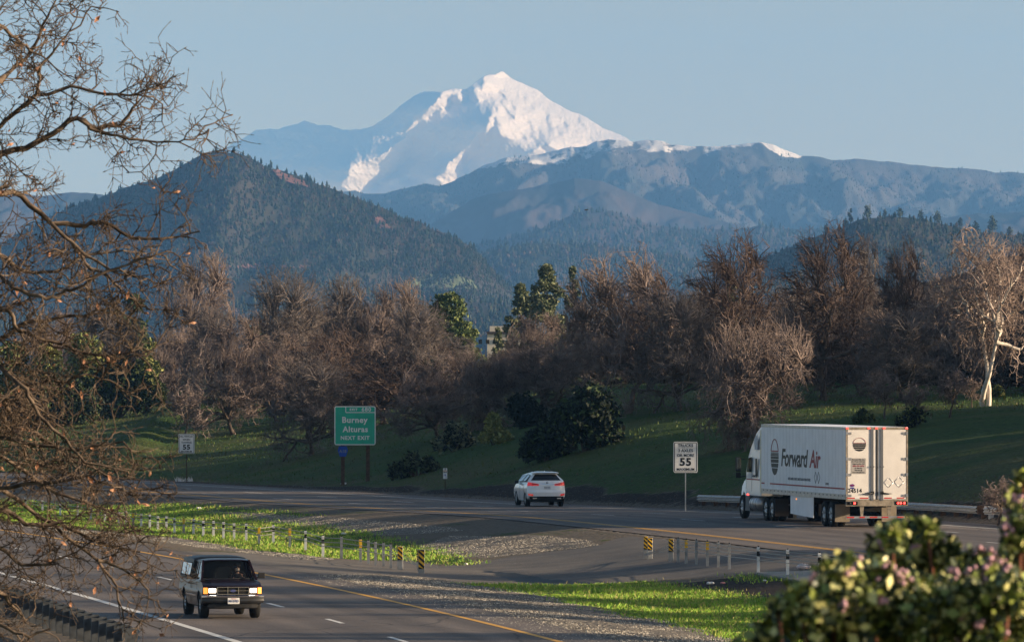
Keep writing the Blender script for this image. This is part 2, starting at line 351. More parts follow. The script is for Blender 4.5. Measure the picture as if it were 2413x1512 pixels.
me = strip('road', lambda y: SW(y) - 3.2, lambda y: SY(y) + 1.6, 110, 470, 1, AS, 12, .02, lambda y: y * 0 + ZS); tag(link('road', me), kind='structure')
white = mat('road_paint_white', (.62, .62, .60), .6, bump=.3, bscale=30, var=.15, scale=3); yel = mat('road_paint_yellow', (.62, .33, .045), .6, var=.12, scale=3)
zs = lambda y: y * 0 + ZS
off = lambda f, a: (lambda y: f(y) + a)
def mark(me, dz=0): tag(link('road_marking', me), kind='structure')
mark(strip('road_marking', off(NY, -.02), off(NY, .12), 130, 540, 1, yel, 2, .026, zN)); mark(strip('road_marking', off(NY, .22), off(NY, .36), 130, 540, 1, yel, 2, .026, zN))
mark(strip('road_marking', off(NW, -.16), off(NW, 0), 130, 540, 1, white, 2, .026, zN))
mark(strip('road_marking', off(SY, -.1), off(SY, .1), 110, 470, 1, yel, 2, .026, zs)); mark(strip('road_marking', off(SW, -.12), off(SW, .12), 110, 470, 1, white, 2, .026, zs))
def dashes(f, ys, ln, zf):
    V = []; Fq = []
    for y in ys:
        q = np.linspace(y, y + ln, 4)
        for i in range(4):
            for s in (-.075, .075): V.append((float(f(q[i])) + s, q[i], float(zf(q[i])) + .026))
        b = len(V) - 8; Fq += [(b + 2 * i, b + 2 * i + 1, b + 2 * i + 3, b + 2 * i + 2) for i in range(3)]
    mark(npmesh('road_marking', V, Fq, white))
dashes(off(SY, -3.95), [293.4 - 14.05 * i for i in range(-9, 12)], 3.66, zs)
dashes(off(NW, -3.8), [331 + 14.3 * i for i in range(-11, 14)], 3.66, zN); dashes(off(NW, -7.6), [325.6 + 14.3 * i for i in range(-11, 14)], 3.66, zN)
ap = [(-.12, 0), (.12, 0), (.12, 3.2), (.5, 3.2), (.35, 3.9), (1.25, 3.6), (.9, 4.6), (.45, 4.1), (-.12, 4.4)]
ax0, ay0 = hit(1378, 1239)[0], hit(1378, 1239)[1]; ca, sa = math.cos(R(70)), math.sin(R(70)); V = []
for u, v in ap: X_, Y_ = ax0 + ca * v - sa * u * -1.0, ay0 + .75 * v * ca + sa * u * .3; V.append((X_, Y_, float(zN(Y_)) + .027))
mb = MB(); mb.add(V, [tuple(range(len(V)))]); mb.build('road_marking', white)['kind'] = 'structure'

# ------------------------------------------------------------------ mountains
def skyline(pts, xs, rough, seed):
    pts = sorted(pts); y = np.interp(xs, [p[0] for p in pts], [p[1] for p in pts]); rs = np.random.RandomState(seed)
    for k in (3., 7., 17., 40.):
        a = rs.rand(int((xs[-1] - xs[0]) / k) + 3); y = y + rough * (np.interp((xs - xs[0]) / k, np.arange(len(a)), a) - .5) * (k / 10) ** .6
    return y
def shasta():
    D0 = 30000.; m = D0 / F; xs = np.arange(500, 1520, 2.2)
    sk = [(500, 380), (530, 350), (600, 308), (655, 305), (700, 293), (717, 284), (750, 294), (775, 293), (805, 306), (850, 305), (880, 295), (930, 262), (975, 227), (1000, 216), (1040, 216), (1062, 208), (1100, 211), (1140, 178), (1152, 175), (1165, 178), (1183, 168), (1210, 186), (1268, 213), (1298, 238), (1360, 267), (1422, 300), (1472, 323), (1497, 335), (1520, 348)]
    s = skyline(sk, xs, 2.0, 3); nr = 190; t = np.linspace(0, 1, nr)[:, None]; bot = 560.
    YY = s[None] + (bot - s[None]) * t; XX = np.repeat(xs[None], nr, 0)
    ry = np.arange(150, 562, 1.6); X, Y = np.meshgrid(xs, ry)
    q = lambda pts: [(530 + x * .415, 117.8 + y * .415) for x, y in pts]
    lit = [q([(1255,218),(1225,250),(1200,290),(1150,340),(1110,385),(1080,420),(1030,460),(1015,500),(960,545),(910,590),(870,615),(800,635),(720,645),(690,690),(700,715),(650,770),(700,800),(760,806),(840,795),(865,775),(850,755),(920,725),(990,680),(1000,650),(1040,610),(1055,550),(1045,500),(1040,465),(1085,430),(1110,395),(1160,375),(1210,345),(1240,355),(1285,310),(1285,255),(1310,250),(1330,300),(1345,305),(1375,290),(1380,235),(1340,222)]),
           q([(1470,140),(1530,140),(1575,110),(1640,160),(1780,225),(1850,280),(2000,350),(2150,430),(2270,485),(2400,540),(2300,560),(2110,560),(2050,600),(1940,600),(1900,580),(1830,545),(1860,520),(1800,512),(1700,515),(1620,505),(1570,490),(1545,450),(1530,410),(1500,480),(1482,535),(1488,440),(1518,370),(1525,330),(1540,288),(1480,290),(1440,290),(1420,255),(1390,228),(1440,215),(1478,200)]),
           q([(1450,470),(1420,500),(1380,550),(1340,590),(1260,650),(1245,700),(1195,730),(1220,750),(1300,745),(1340,720),(1385,700),(1360,670),(1375,620),(1365,580),(1440,540)]),
           q([(1720,592),(1780,563),(1860,568),(1830,588),(1740,602)]), q([(930,755),(960,735),(1045,720),(1040,745),(960,762)])]
    jx = 4.5 * (fbm(X, Y, 9., 11)) * .6; jy = 3.5 * fbm(X, Y, 8., 12) * .6
    M = np.zeros(X.shape)
    for pl in lit: M[inpoly(pl, X + jx, Y + jy)] = 1
    # crags inside the big lit face: strips that turn away from the sun, running down the fall line
    u = X - .62 * (Y - 168); rs = fbm(u, Y * .35, 7., 21); band = ss(1130, 1180, X) * (1 - ss(0, 60, X - 1240 - 1.2 * (Y - 200)))
    crag = ((rs + .35 * fbm(X, Y, 5., 22)) > .62) & (band > .5) & (Y > 215); M[crag & (M > .5)] = .18
    crag2 = ((fbm(X, Y, 4.2, 25) > .85) & (X < 1140)); M[crag2 & (M > .5)] = .25
    M = blur(M, 2)
    # relief whose faces turn towards or away from the sun: least-squares surface through the wanted slopes
    gxx = (-.72 + M * 3.1) * 2.2 * m; gyy = np.full(X.shape, -1.15 * 1.6 * m); wx, wy = 1.0, .28
    gxx[:, :6] = 0
    h, k_ = X.shape; rhs = wx * (gxx - np.pad(gxx, ((0, 0), (1, 0)))[:, :-1]) + wy * (gyy - np.pad(gyy, ((1, 0), (0, 0)))[:-1])
    r2 = np.concatenate([rhs, rhs[::-1]], 0); r2 = np.concatenate([r2, r2[:, ::-1]], 1); fr_ = np.fft.fft2(r2)
    den = wy * (2 * np.cos(2 * PI * np.fft.fftfreq(2 * h))[:, None] - 2) + wx * (2 * np.cos(2 * PI * np.fft.fftfreq(2 * k_))[None] - 2); den[0, 0] = 1; fr_[0, 0] = 0
    Dd = np.real(np.fft.ifft2(fr_ / den))[:h, :k_]
    dep = Dd + 4 * fbm(X, Y, 14, 31) + (1.2 + 2.2 * M) * fbm(X, Y, 3.5, 32)
    fi = np.clip((YY - 150) / 1.6, 0, len(ry) - 1.01); i0 = fi.astype(int); fr = fi - i0; jj = np.repeat(np.arange(len(xs))[None], nr, 0)
    dep = dep[i0, jj] * (1 - fr) + dep[i0 + 1, jj] * fr; X, Y = XX, YY
    d = D0 + dep - dep.min() ; V = np.stack([(X - 1206.5) * d / F, d, HC - (Y - HZ) * d / F], -1)
    back = V[0].copy(); back[:, 1] += 900; back[:, 2] -= 500; V = np.concatenate([back[None], V], 0)
    sn = mat('snow', (.66, .54, .43), .7, spec=.2, bump=0)
    tag(link('mountain', npmesh('mountain', V.reshape(-1, 3), grid_faces(nr + 1, len(xs)), sn, True)), kind='structure')
shasta()
def ridge(name, sk, D, depth, foot, m, rough=2.5, seed=1, spur=.12, sstep=45., step=3., nr=90, treesize=0, skew=.5, fine=.3):
    """a real slope: crest at distance D, falling towards the camera over `depth` metres down to row `foot`"""
    x0, x1 = sk[0][0], sk[-1][0]; xs = np.arange(x0, x1, step); sr = skyline(sk, xs, rough, seed); s = skyline(sk, xs, 0, seed)
    t = np.linspace(0, 1, nr)[:, None]; d = D - depth * t; X = (xs[None] - 1206.5) * D / F + 0 * t
    z0 = HC - (s[None] - HZ) * D / F; z1 = HC - (foot - HZ) * (D - depth) / F
    Z = z1 + (z0 - z1) * (1 - t) ** 1.15
    w_ = sstep * D / F; hgt = (z0 - z1).max()
    n_ = fbm(X + skew * .12 * (D - d), d * .15, w_, seed + 5); Z = Z + hgt * spur * n_ * np.sin(PI * np.clip(t * 1.15, 0, 1)) + hgt * spur * fine * .5 * fbm(X + skew * .12 * (D - d), d * .25, w_ * .3, seed + 6) * np.minimum(1, t * 6)
    Yc = np.repeat(d, len(xs), 1); Z[0] = z0[0]; Z = Z - (sr - s)[None] * D / F * np.exp(-t * 25)
    V = np.stack([X, Yc, Z], -1); back = V[0].copy(); back[:, 1] += depth * .5; back[:, 2] -= hgt * .5
    V = np.concatenate([back[None], V], 0); me = npmesh(name, V.reshape(-1, 3), grid_faces(nr + 1, len(xs)), m, True)
    tag(link(name, me), kind='structure'); return X, Yc, Z
fo = mat('forest_floor', (.02, .025, .017), .95, spec=.05, col2=(.052, .043, .034), scale=.004, det=8, stretch=(3, .4, 1))
fo2 = mat('burnt_slope', (.022, .026, .024), .95, spec=.05, col2=(.07, .05, .046), scale=.0022, det=9, stretch=(3, .4, 1))
# snow-dusted range
sd_ = bpy.data.materials.new('dusted_range'); sd_.use_nodes = True
def dust():
    t = sd_.node_tree; n = t.nodes; L = t.links; p = n['Principled BSDF']; p.inputs['Roughness'].default_value = .9; tc = n.new('ShaderNodeTexCoord'); at = n.new('ShaderNodeAttribute'); at.attribute_name = 'snow'
    z = n.new('ShaderNodeTexNoise'); z.inputs['Scale'].default_value = .03; z.inputs['Detail'].default_value = 8; z.inputs['Roughness'].default_value = .65; mp = n.new('ShaderNodeMapping'); mp.inputs['Scale'].default_value = (1, .1, 1); L.new(tc.outputs['Object'], mp.inputs[0]); L.new(mp.outputs[0], z.inputs['Vector'])
    a = n.new('ShaderNodeMath'); a.operation = 'ADD'; L.new(z.outputs[0], a.inputs[0]); L.new(at.outputs['Fac'], a.inputs[1])
    mr = n.new('ShaderNodeMapRange'); mr.inputs[1].default_value = 1.04; mr.inputs[2].default_value = 1.12; L.new(a.outputs[0], mr.inputs[0])
    z2 = n.new('ShaderNodeTexNoise'); z2.inputs['Scale'].default_value = .006; z2.inputs['Detail'].default_value = 8; L.new(mp.outputs[0], z2.inputs['Vector'])
    r = n.new('ShaderNodeValToRGB'); r.color_ramp.elements[0].position = .4; r.color_ramp.elements[0].color = (.02, .025, .023, 1); r.color_ramp.elements[1].position = .66; r.color_ramp.elements[1].color = (.065, .048, .045, 1); L.new(z2.outputs[0], r.inputs[0])
    mx = n.new('ShaderNodeMix'); mx.data_type = 'RGBA'; L.new(mr.outputs[0], mx.inputs[0]); L.new(r.outputs[0], mx.inputs[6]); mx.inputs[7].default_value = (.62, .58, .55, 1); L.new(mx.outputs[2], p.inputs['Base Color'])
dust()
R1 = [(700, 470), (837, 450), (870, 456), (903, 458), (928, 450), (970, 441), (1003, 433), (1036, 439), (1069, 425), (1107, 408), (1127, 396), (1169, 379), (1194, 369), (1235, 367), (1277, 363), (1310, 356), (1343, 348), (1381, 344), (1405, 331), (1434, 327), (1472, 331), (1490, 334), (1530, 330), (1560, 331), (1582, 341), (1617, 343), (1653, 345), (1696, 344), (1740, 340), (1797, 334), (1828, 342), (1885, 369), (1924, 369), (1968, 378), (2016, 375), (2087, 381), (2166, 390), (2231, 396), (2301, 399), (2358, 406), (2420, 407), (2600, 420)]
X_, Y_, Z_ = ridge('mountain_range', R1, 17000, 3200, 640, sd_, 1.6, 4, .085, 80, 2.2, 150, skew=.35, fine=.25)
me = [o for o in COL.objects if o.name == 'mountain_range'][0].data
pxs = 1206.5 + X_ * F / Y_; pys = HZ - (Z_ - HC) * F / Y_
lim = np.interp(pxs, [1000, 1150, 1250, 1380, 1700, 1790, 1850, 1890, 1930], [400, 402, 392, 400, 380, 362, 366, 372, 300])
top = np.interp(pxs, [p[0] for p in R1], [p[1] for p in R1])
sn = np.clip((lim - pys) / np.maximum(8, lim - top), -.6, 1.) * .34 + .31
sn = sn + np.where(inpoly([(1787, 330), (1800, 331), (1892, 368), (1880, 374), (1845, 370), (1812, 352)], pxs, pys), .5, 0) + np.where((pxs < 1340) & (pys < lim - 5), .12, 0)
sn = np.concatenate([sn[:1], sn], 0); at = me.attributes.new('snow', 'FLOAT', 'POINT'); at.data.foreach_set('value', sn.ravel().astype(np.float32))
ridge('mountain_spur', [(960, 560), (1030, 520), (1107, 474), (1150, 457), (1216, 446), (1290, 436), (1354, 420), (1412, 425), (1450, 440), (1500, 462), (1550, 482), (1620, 498), (1700, 522), (1760, 534), (1850, 560)], 14500, 1500, 660, fo2, 1.5, 9, .09, 90, 3, 70, skew=.6, fine=.4)
ridge('mountain_spur', [(1980, 545), (2100, 530), (2200, 515), (2300, 505), (2420, 498), (2600, 490)], 13500, 1500, 660, fo2, 1.5, 10, .09, 90, 3, 60, skew=.6, fine=.4)
RX3 = ridge('hill', [(1000, 620), (1100, 582), (1200, 562), (1290, 535), (1354, 505), (1381, 496), (1442, 497), (1486, 511), (1552, 533), (1626, 538), (1749, 540), (1793, 532), (1881, 542), (1942, 534), (2100, 540), (2420, 560)], 12000, 1500, 720, fo2, 2.0, 12, .08, 90, 3, 70)
RX4 = ridge('hill', [(900, 640), (1020, 625), (1130, 601), (1200, 583), (1300, 576), (1400, 577), (1500, 592), (1600, 603), (1700, 640), (1850, 660), (2000, 680)], 9500, 1400, 790, fo, 2.5, 14, .08, 90, 3, 70)
ridge('mountain_spur', [(-200, 436), (-100, 440), (0, 447), (100, 462), (170, 452), (236, 458), (300, 472), (380, 530)], 13000, 1500, 660, fo2, 1.5, 11, .09, 90, 3, 60, skew=.6, fine=.4)
HL = [(-150, 640), (0, 585), (100, 520), (170, 486), (236, 464), (283, 446), (345, 428), (411, 402), (426, 390), (474, 367), (514, 359), (550, 361), (587, 370), (620, 391), (657, 402), (712, 420), (766, 440), (821, 458), (876, 482), (913, 495), (949, 513), (986, 524), (1023, 546), (1078, 564), (1119, 586), (1160, 640), (1210, 690), (1280, 730)]
HLg = ridge('hill', HL, 7000, 900, 850, fo, 2.0, 16, .07, 90, 3, 110, skew=.6)
HRg = ridge('hill', [(1700, 640), (1767, 618), (1850, 590), (1898, 562), (1942, 553), (1990, 534), (2038, 514), (2078, 511), (2135, 513), (2188, 521), (2253, 533), (2297, 546), (2354, 550), (2420, 556), (2560, 580)], 5200, 500, 700, mat('hill_grass', (.022, .032, .018), .95, spec=.05, col2=(.07, .055, .04), scale=.02, det=7), 2.0, 18, .07, 80, 3, 70)
brown = mat('dry_slope', (.07, .048, .035), .95, spec=.05, col2=(.16, .10, .075), scale=.3, det=7)
ridge('hillside', [(1950, 760), (2050, 700), (2120, 672), (2200, 662), (2280, 640), (2340, 612), (2413, 600), (2700, 590)], 720, 120, 860, brown, 1.5, 20, .05, 110, 4, 40)
VG = ridge('valley', [(-300, 780), (200, 760), (400, 712), (520, 668), (640, 660), (700, 664), (800, 682), (940, 700), (1100, 712), (1240, 720), (1400, 735), (1700, 715), (1900, 700), (2500, 690), (2700, 690)], 5800, 900, 895, fo, 2, 22, .05, 60, 4, 60)
# distant bare earth and a green field lying on the lower slope
def patch(name, pts, g, m, lift=2.0):
    X, Y, Z = g; V = []
    px = 1206.5 + X * F / Y; py = HZ - (Z - HC) * F / Y; ok = inpoly(pts, px, py); vi = -np.ones(X.shape, int); V = []; Fq = []
    for i, j in zip(*np.nonzero(ok)): vi[i, j] = len(V); V.append((X[i, j], Y[i, j] - 1, Z[i, j] + lift))
    for i, j in zip(*np.nonzero(ok)):
        if i + 1 < X.shape[0] and j + 1 < X.shape[1] and vi[i + 1, j] >= 0 and vi[i, j + 1] >= 0 and vi[i + 1, j + 1] >= 0: Fq.append((vi[i, j], vi[i, j + 1], vi[i + 1, j + 1], vi[i + 1, j]))
    if Fq: tag(link(name, npmesh(name, V, Fq, m, True)), kind='structure')
red = mat('red_earth', (.12, .055, .045), .95, var=.4, scale=.02)
patch('bare_earth', [(500, 628), (575, 626), (600, 623), (740, 630), (770, 636), (640, 640), (520, 638)], HLg, red)
patch('bare_earth', [(638, 402), (655, 403), (720, 432), (735, 448), (690, 440), (655, 425)], HLg, red)
patch('bare_earth', [(880, 515), (900, 512), (925, 545), (890, 545)], HLg, red)
patch('field', [(930, 690), (985, 655), (1030, 646), (1080, 650), (1115, 665), (1130, 690), (1000, 684)], HLg, mat('far_pasture', (.075, .095, .045), .95, var=.3, scale=.02))

def forest(g, n, h, seed, cond=None, name='forest', dark=(.018, .028, .016), light=(.055, .06, .035), mix_=.25, brown_=(.09, .065, .055)):
    """many small rough conifers and leafless crowns standing on a slope, one mass"""
    X, Y, Z = g; rs = np.random.RandomState(seed); nr, nc = X.shape
    i = rs.rand(n) ** .85 * (nr - 1.01); j = rs.rand(n) * (nc - 1.01); i0, j0 = i.astype(int), j.astype(int); fi, fj = i - i0, j - j0
    f = lambda A: (A[i0, j0] * (1 - fi) + A[i0 + 1, j0] * fi) * (1 - fj) + (A[i0, j0 + 1] * (1 - fi) + A[i0 + 1, j0 + 1] * fi) * fj
    x, y, z = f(X), f(Y), f(Z); clump = fbm(x, z * 3, (X.max() - X.min()) / 14, seed)
    keep = (clump + rs.rand(n) * 1.6) > -.2
    if cond is not None: keep &= cond(1206.5 + x * F / y, HZ - (z - HC) * F / y)
    x, y, z, cl = x[keep], y[keep], z[keep], clump[keep]; n = len(x)
    hh = h * (.45 + .75 * rs.rand(n) ** 1.5) ; br = rs.rand(n) < mix_ + .12 * cl; k = 5; V = []; Fq = []; mi = []
    hh = np.where(br, hh * .62, hh)
    ang = np.arange(k) * 2 * PI / k
    lev = [(0.06, .18, .30), (.30, .23, .36), (.55, .18, .30), (.80, .10, .18), (1.0, .004, .03)]
    allV = np.zeros((n, len(lev) * k, 3))
    for a, (t, rc, rb) in enumerate(lev):
        r = np.where(br, rb, rc)[:, None] * hh[:, None] * (.65 + .7 * rs.rand(n, k)); th = ang[None] + rs.rand(n, 1) * 6.28
        allV[:, a * k:(a + 1) * k, 0] = x[:, None] + r * np.cos(th); allV[:, a * k:(a + 1) * k, 1] = y[:, None] + r * np.sin(th)
        allV[:, a * k:(a + 1) * k, 2] = z[:, None] + hh[:, None] * (t + (rs.rand(n, k) - .5) * .10 * (t < 1))
    fq = []
    for a in range(len(lev) - 1):
        for q in range(k): fq.append((a * k + q, a * k + (q + 1) % k, (a + 1) * k + (q + 1) % k, (a + 1) * k + q))
    fq = np.array(fq); Fq = (np.arange(n)[:, None, None] * len(lev) * k + fq[None]).reshape(-1, 4); mi = np.repeat(np.where(br, 2, (rs.rand(n) < .3).astype(int)), len(fq))
    ml = [mat(name + '_dark', dark, .95, spec=.05), mat(name + '_light', light, .95, spec=.05), mat(name + '_bare', brown_, .95, spec=.05)]
    tag(link(name, npmesh(name, allV.reshape(-1, 3), Fq, ml, False, mi)), kind='stuff', label='distant forest')
cl = lambda px, py: (px > -60) & (px < 2480) & (py < 830)
redz = lambda px, py: cl(px, py) & ~inpoly([(500, 626), (600, 621), (770, 634), (640, 643), (520, 640)], px, py) & ~inpoly([(638, 402), (655, 403), (720, 432), (735, 448), (690, 440), (655, 425)], px, py) & ~inpoly([(930, 692), (985, 655), (1030, 644), (1080, 648), (1115, 663), (1130, 692)], px, py)
forest(HLg, 42000, 5.6, 1, cl, mix_=.42, light=(.045, .054, .032), brown_=(.065, .05, .042))
forest(VG, 11000, 7, 7, cl, mix_=.35)
forest(RX4, 13000, 9, 2, cl, mix_=.35); forest(RX3, 9000, 11, 3, cl, mix_=.4)
forest((X_, Y_, Z_), 16000, 6, 8, lambda px, py: cl(px, py) & (py > 385 + 25 * np.sin(px * .05)), mix_=.4)
forest(HRg, 6500, 4.6, 4, cl, mix_=.5, brown_=(.06, .05, .038))
# ------------------------------------------------------------------ air
mb = MB(); mb.box((0, 16700, 690), (18400, 35600, 1600)); hz = mb.mesh('haze', []); hm = bpy.data.materials.new('haze'); hm.use_nodes = True
t = hm.node_tree; t.nodes.remove(t.nodes['Principled BSDF']); pv = t.nodes.new('ShaderNodeVolumePrincipled'); t.links.new(pv.outputs[0], t.nodes['Material Output'].inputs['Volume'])
pv.inputs['Color'].default_value = (.17, .45, 1.0, 1); pv.inputs['Density'].default_value = 4.3e-5; pv.inputs['Anisotropy'].default_value = 0.0
hz.materials.clear(); hz.materials.append(hm); tag(link('haze', hz), kind='stuff', label='pale blue air')
# ------------------------------------------------------------------ leafless oaks
bark = mat('bark', (.12, .096, .082), .9, spec=.1, var=.3, scale=3)
twig = mat('twigs', (.205, .165, .152), .9, spec=.02, var=.45, scale=.9)
twig_pale = mat('pale_twigs', (.28, .22, .195), .9, spec=.1, var=.25, scale=.6)
bark_pale = mat('pale_bark', (.62, .56, .50), .9, spec=.1, var=.25, scale=2)
twig_grey = mat('grey_twigs', (.155, .135, .13), .9, spec=.02, var=.4, scale=.9); twig_dark = mat('dark_twigs', (.115, .088, .080), .9, spec=.02, var=.4, scale=.9)
def oak_data(seed, H=10., W=5., trunks=1, trunk_h=.22, nlimb=6, droop=.0, dens=1., tw=.0115, lean=0., mats=(bark, twig), updraft=.5, fill=760, kinds=('trunk', 'crown')):
    rs = random.Random(seed); A = MB(); B = MB()
    nodes = []
    def rv(k=1.): return Vector((rs.gauss(0, k), rs.gauss(0, k), rs.gauss(0, k)))
    cz = H * .60; C0 = Vector((lean * H * .3, 0, cz))
    def inside(p): q = p - C0; return (q.x / W) ** 2 + (q.y / W) ** 2 + (q.z / (H * .42)) ** 2
    def branch(p, d, L, r, lv):
        n = (9, 8, 6, 4, 2)[lv]; pts = [p.copy()]; rr = [r]; dirs = [d.copy()]; st = L / n; wob = (.16, .36, .46, .44, .3)[lv]
        for i in range(n):
            d = (d + rv(wob) + Vector((0, 0, (.10 * updraft - droop * .22) * (1 if lv else .6)))).normalized()
            if lv and inside(p) > 1.05: d = (d - (p - C0).normalized() * .06 + Vector((0, 0, -droop * .2))).normalized()
            p = p + d * st; pts.append(p.copy()); dirs.append(d.copy()); rr.append(max(tw * .55, r * (1 - .72 * (i + 1) / n)))
        if lv <= 1: A.tube(pts, rr, 6 if lv == 0 else 4, 0, False)
        elif lv == 2: B.tube(pts, rr, 3, 0, False)
        else: B.tube(pts, rr, 3 if lv == 3 else 2, 0, False) if lv == 3 else ribbon(pts, rr)
        if 1 <= lv <= 2:
            for q_, d_ in zip(pts[2:], dirs[2:]): nodes.append((q_, d_))
        if lv == 4: return
        nc = int((0, 10, 8, 8, 0)[lv] * dens) if lv else 0
        if lv == 0: nc = nlimb
        for k in range(nc):
            u = (.28 + .72 * (k + rs.random()) / max(1, nc)) if lv else rs.uniform(.72, 1.)
            j = min(n - 1, int(u * n)); q = pts[j].lerp(pts[j + 1], u * n - j if u * n - j <= 1 else 1); dd = dirs[j + 1]
            side = dd.orthogonal().normalized(); side = Matrix.Rotation(rs.uniform(0, 2 * PI), 3, dd) @ side
            a = rs.uniform(.55, 1.15); nd = (dd * math.cos(a) + side * math.sin(a)).normalized()
            if lv == 0:
                th = 2 * PI * (k + rs.random() * .6) / nc; tilt = rs.uniform(.35, 1.15); nd = Vector((math.cos(th) * math.sin(tilt), math.sin(th) * math.sin(tilt), math.cos(tilt)))
                ln = rs.uniform(.85, 1.1) * (W * .78 * math.sin(tilt) + H * .42 * math.cos(tilt))
                branch(q, nd, ln, r * .62, 1)
            else:
                ln = L * (.0, .50, .50, .46)[lv] * rs.uniform(.6, 1.25) * (1.15 - .4 * u); branch(q, nd, ln, max(tw, rr[j] * .68), lv + 1)
        if lv in (1, 2): branch(p, d, L * .4, max(tw, rr[-1]), min(lv + 1, 4))
    def ribbon(pts, rr):
        # finest twigs: slim three-sided slivers
        p0, p1, p2 = pts[0], pts[1], pts[-1]; a = (p2 - p0).orthogonal().normalized(); b = (p2 - p0).cross(a).normalized(); r = tw
        vs = [p0 + a * r, p0 - a * r * .5 + b * r * .87, p0 - a * r * .5 - b * r * .87, p1 + a * r * .8, p1 - a * r * .4 + b * r * .7, p1 - a * r * .4 - b * r * .7, p2]
        B.add(vs, [(0, 1, 4, 3), (1, 2, 5, 4), (2, 0, 3, 5), (3, 4, 6), (4, 5, 6), (5, 3, 6)], 0, False)
    for t in range(trunks):
        off_ = Vector(((t - (trunks - 1) / 2) * .5, 0, 0)); d = Vector((lean * .6 + (t - (trunks - 1) / 2) * .22, rs.uniform(-.1, .1), 1)).normalized()
        branch(off_ - d * .3, d, H * trunk_h * (1.7 if trunks > 1 else 1.), H * .026 * (.9 if trunks > 1 else 1), 0)
    NP = np.array([tuple(q) for q, _ in nodes])
    for _ in range(int(fill * dens)):
        v = rv(); v.normalize(); v *= rs.random() ** .38; tg = C0 + Vector((v.x * W, v.y * W, v.z * H * .43)); tg.z -= droop * abs(v.x) * 1.5
        j = int(np.argmin(((NP - np.array(tg)) ** 2).sum(1))); q, _ = nodes[j]; L_ = (tg - q).length
        if L_ < .15 or L_ > W * .8: continue
        md = q.lerp(tg, .5) + rv(L_ * .12) + Vector((0, 0, L_ * .12 * (1 - 2 * droop))); B.tube([q, q.lerp(md, .5) + rv(L_ * .05), md, md.lerp(tg, .5) + rv(L_ * .06), tg], [tw * 3.4, tw * 3., tw * 2.4, tw * 1.8, tw], 3, 0, False)
        dd = (tg - md).normalized()
        for k in range(6):
            u = rs.random(); p_ = md.lerp(tg, u); s_ = rv(); s_ = (s_ - dd * s_.dot(dd)).normalized(); a_ = rs.uniform(.4, 1.2); nd = (dd * math.cos(a_) + s_ * math.sin(a_) + Vector((0, 0, -droop * .5))).normalized(); ln = rs.uniform(.25, .75)
            m_ = p_ + nd * ln * .5 + rv(.05); ribbon([p_, m_, m_ + (nd + rv(.4)).normalized() * ln * .5], None)
    return A.mesh(kinds[0], mats[0]), B.mesh(kinds[1], mats[1])
def ng(me):
    co = np.empty(len(me.vertices) * 3, np.float32); me.vertices.foreach_get('co', co); co = co.reshape(-1, 3); return np.percentile(co, 1.5, 0), np.percentile(co, 98.5, 0) + np.array([0, 0, .25])
OAKS = {k: oak_data(*a, **b) for k, (a, b) in dict(
    round=((11, 10, 3.5), dict(nlimb=10, trunk_h=.20, dens=1.05, updraft=.0)),
    broad=((12, 10, 3.9), dict(nlimb=9, trunk_h=.22, dens=1.0, updraft=.0, mats=(bark, twig_grey))),
    open=((13, 10, 3.6), dict(nlimb=8, trunk_h=.28, dens=.85, updraft=.1, mats=(bark, twig_dark))),
    tall=((14, 10, 2.8), dict(nlimb=8, trunk_h=.32, dens=.9, updraft=.3, mats=(bark, twig_grey))),
    leaning=((15, 10, 3.6), dict(nlimb=8, trunk_h=.28, dens=1., lean=-.35, updraft=.1)),
    weeping=((16, 10, 4.2), dict(nlimb=10, trunk_h=.24, dens=1.05, droop=.6, updraft=.0)),
    pale=((17, 10, 3.9), dict(nlimb=7, trunk_h=.34, trunks=2, dens=.8, mats=(bark_pale, twig_pale), updraft=.8)),
    sapling=((18, 10, 2.7), dict(nlimb=7, trunk_h=.45, dens=.8, tw=.03, updraft=.9, fill=150))).items()}
BB = {}
for k, (a, b) in OAKS.items(): lo, hi = ng(b); BB[k] = (lo[0], hi[0], hi[2])
def plant(kind, name, label, cat, px, pbase, ptop, pwidth, group, base=None, rz=None, dist=None, data=None):
    p = base or hit(px, pbase); m = p.y / F
    if dist: p = Vector(((px - 1206.5) * dist / F, dist, G((px - 1206.5) * dist / F, dist).item())); m = dist / F
    h = (HC - (ptop - HZ) * m) - p.z; lo, hi, top = BB[kind]; wd = pwidth * m
    rr = random.Random(int(px * 7 + ptop)); rz = rr.uniform(-.35, .35) if rz is None else rz
    o = thing(name, label, cat, p, rz, group); sx = wd / (hi - lo); o.scale = (sx * rr.choice((1, 1)), sx, h / top)
    for nm, me in zip(('trunk', 'crown'), (data or OAKS[kind])): link(nm, me, o)
    return o
GT = 'leafless oaks along the bank beyond the highway'
